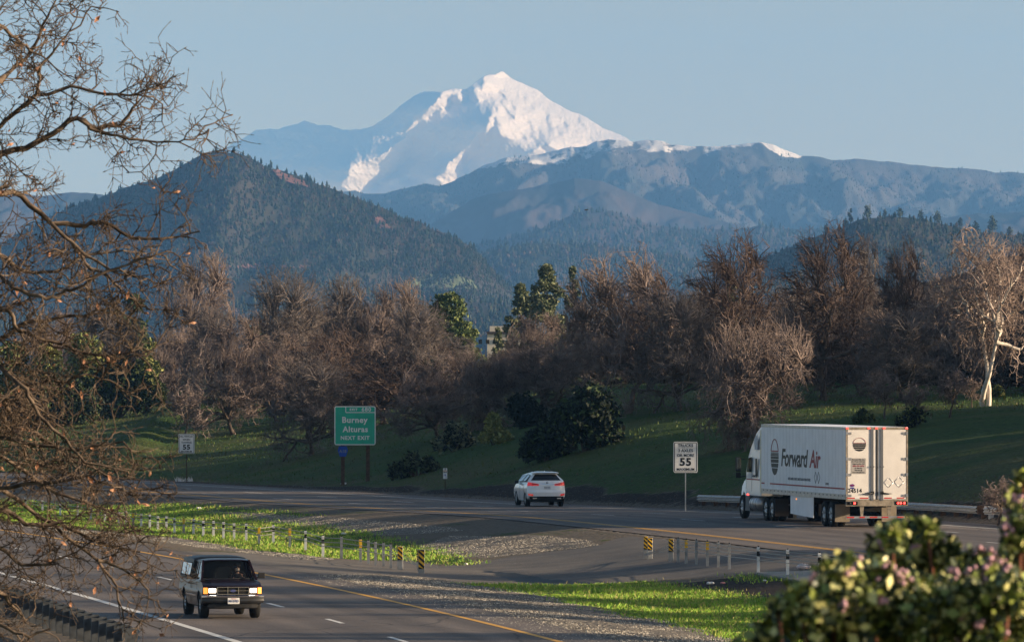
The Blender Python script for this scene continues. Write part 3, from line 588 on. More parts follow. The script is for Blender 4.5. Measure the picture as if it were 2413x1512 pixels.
T = [ # kind, px, base, top, width, dist, label
 ('round', 472, 0, 612, 200, 640, 'tall round-topped bare oak alone at the head of the worn grass track'),
 ('broad', 505, 0, 735, 150, 600, 'bare oak with pinkish twigs just right of and below the tall round-topped oak'),
 ('round', 553, 1024, 755, 215, 0, 'bare oak with dark trunk on the grass right of the towing speed sign'),
 ('broad', 680, 0, 650, 215, 590, 'dome-shaped bare oak left of the centre gap, above the exit sign'),
 ('round', 655, 0, 790, 180, 540, 'smaller bare oak under the dome-shaped one, pale twigs at its foot'),
 ('tall', 805, 0, 658, 160, 600, 'narrow bare oak between the dome-shaped oak and the one above the green sign'),
 ('open', 770, 0, 780, 190, 530, 'dark bare oak in shadow behind the left part of the green exit sign'),
 ('broad', 735, 1072, 850, 200, 0, 'shaded low bare oak with a bluish trunk left of the green exit sign'),
 ('round', 925, 0, 674, 200, 600, 'bare oak with a rounded top right above the green exit sign'),
 ('broad', 985, 0, 716, 160, 570, 'bare oak in front of the evergreen oak beyond the exit sign'),
 ('open', 905, 0, 840, 230, 500, 'dark shadowed bare oak just above the exit sign panel'),
 ('round', 1040, 1034, 845, 220, 0, 'shadowed bare oak to the right of the green exit sign'),
 ('weeping', 1170, 1010, 832, 210, 0, 'dark shadowed bare oak behind the small sunlit shrub'),
 ('open', 1205, 0, 822, 130, 560, 'small bare oak in front of the cream building'),
 ('round', 1270, 0, 745, 170, 540, 'bare oak just below the grey pine, between the building and the leaning oak'),
 ('broad', 1290, 985, 810, 230, 0, 'shadowed bare oak above the big dark evergreen bush'),
 ('tall', 1385, 0, 712, 150, 520, 'bare oak right of the slim grey pine'),
 ('leaning', 1478, 975, 616, 250, 0, 'big bare oak with a leaning sunlit trunk left of the trucks speed sign'),
 ('open', 1512, 0, 640, 170, 500, 'bare oak with a crooked sunlit limb behind the leaning oak'),
 ('broad', 1602, 968, 700, 210, 0, 'bare oak with a straight trunk right above the trucks speed sign'),
 ('open', 1718, 948, 568, 225, 0, 'tall open-crowned bare oak reaching highest left of the truck'),
 ('round', 1690, 0, 760, 190, 480, 'bare oak lower than and left of the open-crowned tall oak'),
 ('weeping', 1788, 1055, 772, 265, 0, 'bare oak with drooping twigs hanging right behind the truck cab'),
 ('round', 1850, 0, 740, 170, 470, 'bare oak behind the drooping oak at the truck'),
 ('open', 1942, 944, 548, 215, 0, 'tall bare oak with twisted limbs above the trailer front'),
 ('broad', 1890, 0, 700, 190, 500, 'bare oak below and left of the twisted-limbed oak'),
 ('tall', 2030, 0, 566, 110, 480, 'narrow upright bare oak next to the twisted-limbed oak'),
 ('round', 2035, 930, 740, 210, 0, 'dense low bare oak above the middle of the trailer'),
 ('open', 2118, 0, 580, 130, 470, 'fan-topped bare oak against the blue hill, right of the narrow upright one'),
 ('broad', 2125, 945, 735, 220, 0, 'dense bare oak with pale twig ends above the trailer doors'),
 ('round', 2225, 0, 700, 180, 450, 'bare oak between the fan-topped and the white-trunked oak'),
 ('pale', 2322, 957, 558, 290, 0, 'bare oak with two white sunlit trunks near the right edge'),
 ('round', 2390, 0, 590, 200, 460, 'bare oak behind the white-trunked one, cut by the right edge'),
 ('broad', 2415, 925, 720, 180, 0, 'low bare oak at the very right edge below the brown slope'),
 ('broad', 1420, 0, 800, 200, 500, 'low tangled bare oak between the leaning oak and the dark bush'),
 ('round', 2290, 0, 720, 170, 480, 'low bare oak seen between the white trunks and the trailer'),
 ('round', 400, 0, 790, 130, 620, 'low dark bare oak left of the tall round-topped oak'),
 ('broad', 250, 0, 715, 190, 640, 'bare oak on the left bank behind the foreground twigs'),
 ('round', 120, 0, 740, 190, 650, 'bare oak farthest left on the bank behind the foreground twigs'),
]
rr_ = random.Random(77); ORD = ['first', 'second', 'third', 'fourth', 'fifth', 'sixth', 'seventh', 'eighth', 'ninth', 'tenth', 'eleventh', 'twelfth', 'thirteenth', 'fourteenth']; cnt_ = {}
for i, px in enumerate(range(622, 2440, 62)):
    near = 1.0 if px > 1350 else .6
    side = 'above the trailer' if px > 1800 else 'behind the trucks speed sign' if px > 1500 else 'behind the dark rounded bush' if px > 1250 else 'behind the exit sign' if px > 760 else 'left of the exit sign'
    top = np.interp(px, [560, 760, 1080, 1120, 1205, 1500, 1700, 1900, 2200, 2440], [790, 740, 800, 875, 875, 740, 700, 700, 690, 700]) + rr_.uniform(-25, 35)
    T.append((('round', 'broad', 'open', 'tall')[i % 4], px + rr_.uniform(-20, 20), 0, top, rr_.uniform(150, 210), np.interp(px, [560, 1200, 2440], [640, 590, 500]) + rr_.uniform(-15, 45), 'back-row bare oak %s, %s from the left there' % (side, ORD[cnt_.setdefault(side, 0)]))); cnt_[side] += 1
for k, px, pb, pt, pw, ds, lb in T: plant(k, 'bare_oak', lb, 'tree', px, pb, pt, pw, GT, dist=ds or None)
for px, pb, pt, pw, lb in [(436, 1040, 905, 80, 'thin bare sapling just above the towing speed sign'), (2084, 985, 880, 62, 'thin bare sapling left of the small green shrub on the right bank'), (2238, 985, 872, 74, 'pale bare sapling between the green shrub and the white trunks'),
    (2160, 1000, 905, 60, 'low bare sapling above the trailer doors in shade'), (2290, 960, 890, 50, 'stubby bare sapling left of the white trunks'), (2060, 950, 870, 60, 'small bare sapling in the dark under the dense oak')]:
    plant('sapling', 'bare_sapling', lb, 'sapling', px, pb, pt, pw, 'bare saplings on the bank')
# unseen trees past the right edge: road shadows, others added to shade the bank
for x, y, h, wd in [(38, 236, 12, 9), (44, 252, 11, 10), (36, 214, 9, 8), (50, 222, 13, 10), (35, 268, 9, 8), (40, 338, 11, 10), (34, 356, 9, 9), (46, 372, 12, 10), (30, 196, 9, 8), (66, 395, 10, 10), (58, 420, 10, 10), (40, 440, 11, 11), (52, 450, 12, 12), (38, 462, 11, 11),  (60, 470, 13, 13), (46, 485, 12, 12), (64, 440, 13, 13)]:
    p = Vector((x, y, G(x, y).item())); o = thing('bare_oak', 'unseen shade-casting bare oak beyond the right edge of the picture', 'tree', p, x, GT); k = ('round', 'broad', 'weeping')[int(x) % 3]
    lo, hi, top = BB[k]; o.scale = (wd / (hi - lo), wd / (hi - lo), h / top)
    for nm, me in zip(('trunk', 'crown'), OAKS[k]): link(nm, me, o)

print('oak faces', {k: len(v[1].polygons) for k, v in OAKS.items()})
# ------------------------------------------------------------------ evergreens, bushes, pines
def leaf_mesh(name, seed, blobs, n, size, mats, aspect=1.6, shell=.55, k_=2.2):
    """leaves spread through the outer part of several overlapping lumps"""
    n = int(n * k_); rs = np.random.RandomState(seed); bl = np.array(blobs, float); wgt = bl[:, 3] ** 2; k = rs.choice(len(bl), n, p=wgt / wgt.sum())
    d = rs.normal(size=(n, 3)); d /= np.linalg.norm(d, axis=1)[:, None]; r = bl[k, 3] * (shell + (1 - shell) * rs.rand(n) ** .6) * (1 + .26 * np.sin(d[:, 0] * 7 + k) * np.cos(d[:, 2] * 6 + k * 2) + .35 * (rs.rand(n) < .08) * rs.rand(n))
    c = bl[k, :3] + d * r[:, None] * np.array([1, 1, bl[0, 4] if bl.shape[1] > 4 else .9])
    a = rs.normal(size=(n, 3)); a /= np.linalg.norm(a, axis=1)[:, None]; b = np.cross(a, rs.normal(size=(n, 3))); b /= np.linalg.norm(b, axis=1)[:, None]
    s = size * .62 * (.45 + 1.25 * rs.rand(n) ** 1.8)[:, None]; A = a * s * aspect; Bv = b * s; q = np.stack([c - A, c + Bv * .9 - A * .1, c + A, c - Bv * .9 - A * .1], 1)
    return npmesh(name, q.reshape(-1, 3), np.arange(4 * n).reshape(-1, 4), mats, False, rs.choice(len(mats), n) if len(mats) > 1 else None)
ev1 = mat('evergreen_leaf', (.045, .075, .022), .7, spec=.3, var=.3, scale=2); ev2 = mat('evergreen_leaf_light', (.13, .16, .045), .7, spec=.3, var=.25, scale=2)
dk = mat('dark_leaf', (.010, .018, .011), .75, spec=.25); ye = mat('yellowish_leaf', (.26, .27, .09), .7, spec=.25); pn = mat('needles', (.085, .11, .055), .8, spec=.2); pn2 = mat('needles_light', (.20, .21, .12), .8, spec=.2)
def bush(name, label, cat, px, pb, pt, pw, mats, n=2600, size=.11, seed=1, group=None, dist=None, lumps=7, stem=True, depth=.8):
    p = Vector(((px - 1206.5) * dist / F, dist, G((px - 1206.5) * dist / F, dist).item())) if dist else hit(px, pb); m = p.y / F
    h = (HC - (pt - HZ) * m) - p.z; wd = pw * m; rr = random.Random(seed); o = thing(name, label, cat, p, 0, group); bl = []
    for i in range(lumps):
        u = rr.uniform(-.5, .5); r = rr.uniform(.22, .34) * min(wd, h * 1.3); zt = h * (1 - .9 * (abs(u) * 1.5) ** 2) - r * .9
        bl.append((u * (wd - 1.2 * r), rr.uniform(-.5, .5) * wd * depth * .5, max(r * .5, zt * rr.uniform(.45, 1.)), r, .95))
    bl.append((rr.uniform(-.1, .1) * wd, 0, h - .26 * min(wd, h) , .26 * min(wd, h), .95))
    link('foliage', leaf_mesh('foliage', seed, bl, n, size, mats), o)
    if stem:
        s = MB()
        for b in bl: s.tube([(0, 0, -.2), (b[0] * .4, b[1] * .4, b[2] * .5), b[:3]], [.04 + .012 * h, .03 + .008 * h, .01], 5)
        s.build('stems', bark, o)
    return o
GB = 'evergreen bushes on the far bank'
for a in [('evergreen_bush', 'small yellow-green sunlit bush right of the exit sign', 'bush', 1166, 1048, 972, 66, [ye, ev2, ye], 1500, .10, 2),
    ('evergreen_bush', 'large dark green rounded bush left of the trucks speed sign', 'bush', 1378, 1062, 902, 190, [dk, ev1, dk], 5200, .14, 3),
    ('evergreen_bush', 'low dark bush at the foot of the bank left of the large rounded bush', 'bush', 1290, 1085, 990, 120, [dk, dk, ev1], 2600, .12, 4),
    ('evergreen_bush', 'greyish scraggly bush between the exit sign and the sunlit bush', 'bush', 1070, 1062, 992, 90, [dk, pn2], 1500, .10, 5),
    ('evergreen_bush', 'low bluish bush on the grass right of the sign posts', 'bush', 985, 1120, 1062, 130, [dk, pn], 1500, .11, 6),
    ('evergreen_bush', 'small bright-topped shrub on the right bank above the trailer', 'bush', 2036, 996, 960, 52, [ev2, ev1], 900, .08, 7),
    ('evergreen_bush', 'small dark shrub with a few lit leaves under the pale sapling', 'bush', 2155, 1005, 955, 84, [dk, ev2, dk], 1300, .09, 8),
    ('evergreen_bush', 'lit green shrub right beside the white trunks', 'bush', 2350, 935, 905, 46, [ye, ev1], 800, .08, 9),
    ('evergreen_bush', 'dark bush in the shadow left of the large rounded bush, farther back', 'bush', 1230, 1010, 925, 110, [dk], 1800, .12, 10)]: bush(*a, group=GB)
GU = 'near-black undergrowth added for the shade below the bare oaks'; cnt_ = {}  # near-black bushes added to deepen the shade under the oaks
rr_ = random.Random(31); ORD += ['fifteenth', 'sixteenth']
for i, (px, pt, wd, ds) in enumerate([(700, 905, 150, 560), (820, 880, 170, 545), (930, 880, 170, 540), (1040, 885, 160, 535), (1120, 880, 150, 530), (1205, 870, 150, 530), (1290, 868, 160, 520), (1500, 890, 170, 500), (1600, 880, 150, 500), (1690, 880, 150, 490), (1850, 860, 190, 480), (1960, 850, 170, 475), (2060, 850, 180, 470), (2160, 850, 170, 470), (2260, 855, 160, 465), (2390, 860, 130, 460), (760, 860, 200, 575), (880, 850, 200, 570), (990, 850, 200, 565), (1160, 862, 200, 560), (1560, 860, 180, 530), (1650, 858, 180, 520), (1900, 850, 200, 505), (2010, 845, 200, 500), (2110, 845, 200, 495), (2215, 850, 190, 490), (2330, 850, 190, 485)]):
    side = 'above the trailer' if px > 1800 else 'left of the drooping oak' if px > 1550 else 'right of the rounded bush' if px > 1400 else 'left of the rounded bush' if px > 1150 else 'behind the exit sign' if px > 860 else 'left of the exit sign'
    bush('undergrowth_bush', ('added near-black undergrowth bush %s, %s from the left there' if i < 16 else 'added tall near-black back undergrowth %s, %s in its row') % (side, ORD[cnt_.get((side, i < 16), 0)]), 'bush', px, 0, pt, wd, [dk, dk, bark], 3200, .15, 60 + i, GU, ds, 8); cnt_[(side, i < 16)] = cnt_.get((side, i < 16), 0) + 1
GL = 'evergreen trees on the left bank'
for a, ds in [(('evergreen_oak', 'dark green cone-topped evergreen on the left bank', 'tree', 322, 0, 690, 92, [ev1, dk, ev1], 5200, .15, 21), 680),
    (('evergreen_oak', 'mottled evergreen left of the cone-topped one', 'tree', 272, 0, 722, 90, [pn, pn2, ev1], 3600, .15, 22), 690),
    (('evergreen_oak', 'yellow-green sunlit oak bush beside the track head', 'tree', 345, 0, 792, 80, [ye, ev2, ev1], 2600, .14, 23), 610),
    (('evergreen_oak', 'bright yellow-green bush left among the foreground twigs', 'tree', 108, 0, 806, 90, [ye, ev2], 2800, .14, 24), 600),
    (('evergreen_oak', 'olive evergreen in the middle of the left bank', 'tree', 205, 0, 782, 120, [ev2, ev1, ye], 3600, .14, 25), 610),
    (('evergreen_oak', 'olive evergreen at the far left edge of the bank', 'tree', 25, 0, 800, 110, [ev1, ev2], 3000, .14, 26), 600),
    (('evergreen_oak', 'low dark evergreen below the cone-topped one', 'tree', 280, 0, 830, 150, [dk, ev1], 3600, .15, 27), 590),
    (('evergreen_oak', 'dark evergreen mass on the left bank near the picture edge', 'tree', 130, 0, 848, 230, [dk, ev1, dk], 5200, .15, 28), 585),
    (('evergreen_oak', 'big evergreen oak rising behind the bare oaks right of centre-left', 'tree', 1058, 0, 688, 150, [ev1, ev1, ev2], 7000, .15, 29), 700),
    (('evergreen_oak', 'yellowish evergreen half hidden at the left foot of the dome-shaped oak', 'tree', 612, 0, 765, 70, [ev2, ev1], 1800, .14, 30), 620)]: bush(*a, group=GL, dist=ds, lumps=9)
def pine(label, px, pt, pw, dist, seed, n=4200, group='grey pines behind the bare oaks'):
    x = (px - 1206.5) * dist / F; p = Vector((x, dist, G(x, dist).item())); m = dist / F; h = (HC - (pt - HZ) * m) - p.z; wd = pw * m; rr = random.Random(seed)
    o = thing('grey_pine', label, 'tree', p, 0, group); bl = []; N = 38
    for i in range(N):
        t = .25 + .75 * (i + rr.random()) / N; w_ = wd * .5 * (1 - t) ** .55 * 1.25; r = wd * rr.uniform(.08, .15) * (1.15 - .35 * t); a = rr.uniform(0, 6.28); q = rr.random() ** .5 * max(0, w_ - r * .5)
        bl.append((math.cos(a) * q, math.sin(a) * q, h * t - r * .8, r, .8))
    bl.append((0, 0, h - wd * .12, wd * .12, 1.2))
    link('crown', leaf_mesh('crown', seed, bl, int(n * 1.7), .105, [pn, pn2, pn], 2.4, .05), o); s = MB(); s.tube([(0, 0, -.3), (.2, 0, h * .5), (0, 0, h * .96)], [h * .016, h * .011, .02], 6)
    for b in bl: s.tube([(0, 0, b[2] - abs(b[0]) * .4), b[:3]], [.05, .02], 3)
    s.build('trunk', bark, o)
pine('broad grey pine with a lumpy crown left of the slim one', 1287, 622, 150, 780, 41, 9000); pine('low grey pine leaning out left of the broad grey pine', 1226, 664, 110, 790, 42, 6000)
pine('slim grey pine right of the broad one', 1349, 626, 66, 770, 43, 4200); pine('dark conifer mixed into the open-crowned tall oak', 1722, 636, 60, 520, 44, 3000)
pine('small dark tree beside the cream building', 1172, 770, 46, 800, 45, 1500)
# conifers one can tell apart on the skylines of the hills
def skypine(g, px, hpx, label, group, seed, wide=.3):
    X, Y, Z = g; cx = 1206.5 + X[0] * F / Y[0]; i = int(np.argmin(abs(cx - px))); p = Vector((X[1, i], Y[1, i], Z[1, i])); h = hpx * p.y / F; rs = np.random.RandomState(seed)
    o = thing('hill_conifer' if wide < .4 else 'hill_tree', label, 'tree', p, 0, group); bl = [(rs.normal() * h * .03, 0, h * t, h * wide * ((1 - t) ** .7 * .9 + .12) * (1 if wide < .4 else .7 + .5 * rs.rand()), 1.) for t in np.linspace(.3, .93, 6)]
    link('crown', leaf_mesh('crown', seed, bl, 260, h * .06, [dk, pn], 1.5, .1), o); s = MB(); s.tube([(0, 0, -h * .1), (0, 0, h * .95)], [h * .03, h * .01], 5); s.build('trunk', bark, o)
names = ['tallest conifer on the left hill summit', 'twin conifer right of the summit of the left hill', 'conifer on the left shoulder of the left hill', 'small conifer lowest on the left end of the left hill ridge', 'conifer above the upper red scar', 'conifer left of the upper red scar', 'tall lone conifer halfway down the right ridge of the left hill', 'second of three conifers below the red scar', 'third of three conifers below the red scar', 'conifer right of the three below the red scar', 'lone conifer near the foot of the snowy lit ridge', 'conifer where the hill skyline crosses the blue ridges', 'conifer on the lower right shoulder of the left hill', 'last sharp conifer low on the right end of the left hill']
for (px, hp), nm in zip([(511, 22), (553, 20), (427, 17), (285, 17), (640, 24), (655, 15), (722, 20), (731, 19), (741, 17), (772, 18), (876, 14), (959, 14), (1003, 13), (1060, 12)], names): skypine(HLg, px, hp, nm, 'conifers on the skyline of the left hill', int(px), .17 + .05 * (px % 3))
names = ['slim tall tree standing apart left of the right hill top', 'first dense tree up the left flank of the right hill', 'tree at the left crest of the right hill', 'broad crown on the crest of the right hill', 'round crown left of the crest gap of the right hill', 'round crown right of the crest gap', 'tree on the right shoulder of the right hill', 'small round tree before the saddle of the right hill', 'lone round tree in the saddle', 'taller tree right of the saddle', 'broad tree at the right end of the right hill', 'tree lowest on the left foot of the right hill']
for (px, hp), nm in zip([(2004, 40), (1990, 24), (2042, 34), (2085, 20), (2120, 26), (2168, 26), (2208, 32), (2262, 24), (2298, 28), (2336, 40), (2378, 24), (1946, 28)], names): skypine(HRg, px, hp, nm, 'trees on the skyline of the right hill', int(px), .42 if px not in (2004,) else .16)

for x, y, h in [(52, 377, 9), (50, 390, 10), (56, 426, 11), (50, 431, 11), (56, 439, 11), (50, 452, 11), (54, 465, 12), (47, 332, 9), (54, 346, 10), (46, 358, 9), (56, 370, 11), (48, 384, 9), (62, 396, 11), (56, 322, 10), (60, 446, 12), (52, 458, 11), (64, 470, 12)]:  # unseen evergreens added to keep the low sun off the right bank
    m_ = y / F; px_ = 1206.5 + x / m_; g_ = G(x, y).item(); bush('evergreen_oak', 'unseen evergreen oak added beyond the right edge to shade the bank', 'tree', px_, 0, HZ - (g_ + h - HC) / m_, 14 / m_, [ev1, dk], 3600, .22, int(x * y), GB, y, 8)
# ------------------------------------------------------------------ foreground tree (bare, out of focus, left)
def fg_tree():
    D = 50.; rs = random.Random(5); A = MB(); B = MB(); Lf = MB(); rootp = Vector((-6.4, D + .3, G(-6.4, D).item()))
    def W(x, y, dd=0.): return P(x, y, D + dd)
    TR = [W(-1100, 2600), W(-1000, 1700), W(-900, 1200), W(-760, 800), W(-560, 500), W(-300, 330), W(-20, 200)]
    TR[0] = rootp.copy()
    A.tube(TR, [.26, .22, .19, .16, .12, .09, .035], 10)
    L = [[(-560, 500), (-300, 420), (-20, 366), (61, 350), (127, 314), (182, 279), (228, 304), (284, 297), (309, 263), (322, 236), (352, 200)],
         [(182, 279), (213, 304), (260, 318), (324, 329), (400, 334), (456, 330), (492, 305)],
         [(-300, 400), (-100, 340), (0, 299), (51, 253), (86, 223), (167, 203), (228, 218), (304, 225), (360, 228)],
         [(51, 253), (86, 223), (91, 172), (120, 130), (152, 91), (190, 60), (215, 15)],
         [(-300, 330), (-80, 130), (0, 60), (40, 90), (70, 120), (110, 140)], [(-300, 330), (-100, 230), (0, 190), (60, 140), (100, 60), (132, 0)],
         [(-760, 800), (-400, 560), (-20, 446), (51, 461), (122, 527), (203, 532), (238, 522), (310, 560), (400, 560), (470, 545)],
         [(122, 527), (172, 572), (263, 638), (324, 653), (385, 669)], [(172, 572), (200, 620), (255, 650), (300, 700), (340, 722), (362, 730)],
         [(-760, 800), (-300, 640), (0, 648), (30, 679), (89, 696), (122, 699), (167, 684), (250, 640), (330, 610), (392, 592)],
         [(-900, 1200), (-500, 760), (0, 722), (22, 733), (44, 778), (81, 792), (148, 811), (192, 830), (280, 845), (345, 838)],
         [(-500, 760), (-200, 620), (0, 600), (60, 640), (130, 640), (200, 600), (290, 590)],
         [(-900, 1200), (-400, 850), (0, 863), (48, 907), (74, 944), (111, 996), (155, 1033), (200, 1090), (300, 1110)],
         [(20, 890), (48, 903), (126, 892), (159, 900), (203, 881), (259, 896), (315, 926)], [(-400, 850), (0, 800), (60, 760), (130, 750), (200, 745), (270, 720)],
         [(-1000, 1700), (-500, 1100), (0, 974), (22, 996), (85, 1018), (155, 1074), (250, 1120), (330, 1130)], [(-500, 1100), (-100, 1060), (0, 1075), (60, 1110), (130, 1160), (220, 1190), (300, 1225)],
         [(-500, 1100), (-100, 1120), (0, 1150), (70, 1200), (150, 1260), (230, 1320), (275, 1380), (292, 1462)], [(230, 1320), (290, 1340), (350, 1390)],
         [(-500, 1200), (-100, 1240), (0, 1290), (50, 1330), (110, 1330), (180, 1300)], [(-500, 1100), (-100, 1020), (0, 1030), (90, 1050), (180, 1060), (290, 1040)], [(0, 1150), (100, 1140), (200, 1120), (300, 1160), (372, 1150)],
         [(-1000, 1700), (-400, 1400), (-60, 1450), (20, 1480), (70, 1500), (120, 1480)], [(-500, 1300), (-60, 1380), (10, 1400), (60, 1460)], [(-400, 900), (0, 930), (40, 1000), (60, 1080), (120, 1100), (200, 1130)],
         [(-100, 1210), (0, 1200), (60, 1235), (140, 1230), (210, 1270), (270, 1290), (330, 1300)]]
    cnt = [0]
    def spur(p, d, ln, r, lv):
        n = 4 if lv == 0 else (3 if lv == 1 else 2); pts = [p.copy()]; dirs = [d]
        for i in range(n):
            d = (d + Vector((rs.gauss(0, .36), rs.gauss(0, .3), rs.gauss(0, .36)))).normalized(); p = p + d * ln / n; pts.append(p.copy()); dirs.append(d)
        B.tube(pts, [r * (1 - .55 * i / n) for i in range(n + 1)], 4 if lv < 2 else 3, 0, False)
        # a bud or knob at the tip
        if lv == 2 or rs.random() < .5: B.tube([p - d * .008, p + d * .004, p + d * .02], [r * .5, r * 1.1, .001], 4, 0, False)
        if lv >= 1 and rs.random() < .02:
            a = Vector((rs.gauss(0, 1), rs.gauss(0, 1), rs.gauss(0, 1))).normalized(); b = a.orthogonal().normalized(); s = rs.uniform(.018, .035); q = p - Vector((0, 0, s))
            Lf.add([q - a * s, q + b * s * .5, q + a * s, q - b * s * .5, q + a.cross(b) * s * .35], [(0, 1, 4), (1, 2, 4), (2, 3, 4), (3, 0, 4)])
        cnt[0] += 1
        if lv < 2:
            m = rs.randint(4, 6) if lv == 0 else rs.randint(2, 5)
            for k in range(m):
                j = rs.randint(1, n) if lv else rs.randint(1, n); dd = dirs[j]; s = Vector((rs.gauss(0, 1), rs.gauss(0, .7), rs.gauss(0, 1))); s = (s - dd * s.dot(dd)).normalized(); a = rs.uniform(.5, 1.2)
                spur(pts[j], (dd * math.cos(a) + s * math.sin(a)).normalized(), ln * rs.uniform(.35, .7), r * .66, lv + 1)
    for li, l in enumerate(L):
        dz = rs.uniform(-1.2, 1.2) if li not in (1, 3, 7, 8, 18) else 0; pts = [W(x, y, dz * min(1, i / 3.)) for i, (x, y) in enumerate(l)]; q = []
        for i in range(len(pts) - 1):
            for u in (0, .34, .67): q.append(pts[i].lerp(pts[i + 1], u) + (Vector((rs.gauss(0, .008), rs.gauss(0, .02), rs.gauss(0, .008))) if u else Vector()))
        q.append(pts[-1]); r0 = .036 if l[0][0] < -50 else .014; n = len(q); rad = [max(.0055, r0 * (1 - (i / n)) ** .8) for i in range(n)]
        if r0 > .03: 
            for i in range(n):
                if q[i].x > -3.4: rad[i] = min(rad[i], (.019 if li in (0, 6) else .013) * (1.15 - i / n) + .004)
        A.tube(q, rad, 7, 0, False); acc = 0
        for i in range(1, n):
            if q[i].x < -3.75: continue
            d = (q[i] - q[i - 1]); acc += d.length; d.normalize()
            while acc > .095:
                acc -= .095; s = Vector((rs.gauss(0, 1), rs.gauss(0, .6), rs.gauss(0, 1))); s = (s - d * s.dot(d)).normalized(); a = rs.uniform(.45, 1.1)
                spur(q[i], (d * math.cos(a) + s * math.sin(a)).normalized(), rs.uniform(.14, .36), .0068, 0)
    o = thing('bare_tree', 'leafless tree at the left edge with crooked twigs, close to the camera', 'tree', rootp)
    def loc(mb): mb.v = [tuple(Vector(v) - rootp) for v in mb.v]; return mb
    fb = mat('foreground_bark', (.055, .042, .035), .85, spec=.1, col2=(.17, .13, .10), scale=14, det=3)
    loc(A).build('trunk', fb, o); loc(B).build('twigs', mat('foreground_twig', (.06, .045, .038), .8, spec=.1, col2=(.15, .115, .09), scale=9, det=3), o); tag(loc(Lf).build('dry_leaves', mat('dry_leaf', (.34, .18, .11), .7), o), 'last dry orange-brown leaves')
    print('twigs', cnt[0])
fg_tree()
# ------------------------------------------------------------------ flowering shrub, close and blurred, lower right
def shrub(label, D, blobs, n, nf, seed, base_px):
    rs = np.random.RandomState(seed); bx = (base_px - 1206.5) * D / F; root = Vector((bx, D, G(bx, D).item())); o = thing('flowering_shrub', label, 'shrub', root, 0, 'flowering shrubs close to the camera'); bl = []
    for x, y, r, dd in blobs: p = P(x, y, D + dd) - root; bl.append((*p, r * D / F, 1.))
    m1 = mat('shrub_leaf', (.19, .24, .05), .42, spec=.5, var=.3, scale=20); m2 = mat('shrub_leaf_sunlit', (.64, .63, .27), .45, spec=.5); m3 = mat('shrub_leaf_dark', (.03, .05, .022), .5, spec=.4)  # pale leaves carry sun highlights in their colour
    link('leaves', leaf_mesh('leaves', seed, bl, n, .0105, [m1, m3, m2, m1, m3], 1.4, .08, 1.), o)
    b = np.array(bl); k = rs.choice(len(b), nf, p=b[:, 3] ** 2 / (b[:, 3] ** 2).sum()); F_ = MB()
    for i in k:
        d = rs.normal(size=3); d[1] = -abs(d[1]); d[2] = abs(d[2]) * .8; d /= np.linalg.norm(d); c = b[i, :3] + d * b[i, 3] * rs.uniform(.9, 1.06)
        for q in range(5): F_.ball(tuple(c + rs.normal(size=3) * .006), .0052, 3)
    F_.build('blossom', mat('pink_blossom', (.50, .30, .36), .6), o); s = MB(); r3 = random.Random(seed)
    for t in bl: s.tube([(r3.uniform(-.05, .05), 0, 0), (t[0] * .5 + r3.uniform(-.1, .1), t[1] * .5, t[2] * .55), t[:3]], [.018, .010, .003], 6)
    s.build('stems', mat('red_stem', (.16, .06, .035), .5), o)
rb = random.Random(8)
b1 = [(x, y, r, rb.uniform(-.12, .2)) for x, y, r in [(1800, 1505, 50), (1850, 1470, 60), (1880, 1400, 38), (1835, 1435, 26), (1925, 1440, 70), (1950, 1370, 55), (1990, 1340, 46), (2010, 1420, 80), (2060, 1380, 60), (2075, 1345, 36), (2100, 1440, 90), (2150, 1400, 60), (2200, 1450, 90), (2220, 1390, 50), (2280, 1420, 70), (2330, 1460, 90), (2380, 1400, 60), (2420, 1450, 80), (1950, 1500, 90), (2080, 1520, 90), (2200, 1530, 90), (2320, 1540, 90), (2430, 1530, 90), (1760, 1530, 40)]]
shrub('blurred shrub with glossy yellow-green leaves and pink buds along the bottom right', 13., b1, 12000, 26, 71, 2250)
b2 = [(x, y, r, rb.uniform(-.1, .2)) for x, y, r in [(2100, 1262, 38), (2080, 1300, 32), (2060, 1290, 22), (2150, 1250, 36), (2185, 1245, 30), (2140, 1300, 55), (2200, 1310, 55), (2250, 1345, 44), (2300, 1330, 40), (2345, 1345, 40), (2270, 1385, 60), (2360, 1380, 60), (2395, 1170, 34), (2415, 1210, 44), (2405, 1260, 46), (2385, 1300, 30), (2420, 1320, 50), (2410, 1130, 22), (2180, 1370, 60), (2110, 1350, 50), (2240, 1300, 30)]]
shrub('darker blurred shrub with mauve buds rising behind the yellow-green one', 14.2, b2, 8000, 26, 72, 2330)
# thin bare twigs standing beside the right guardrail
plant('sapling', 'bare_sapling', 'thin bare sapling behind the guardrail at the right edge', 'sapling', 2352, 1238, 1130, 90, 'bare saplings on the bank')

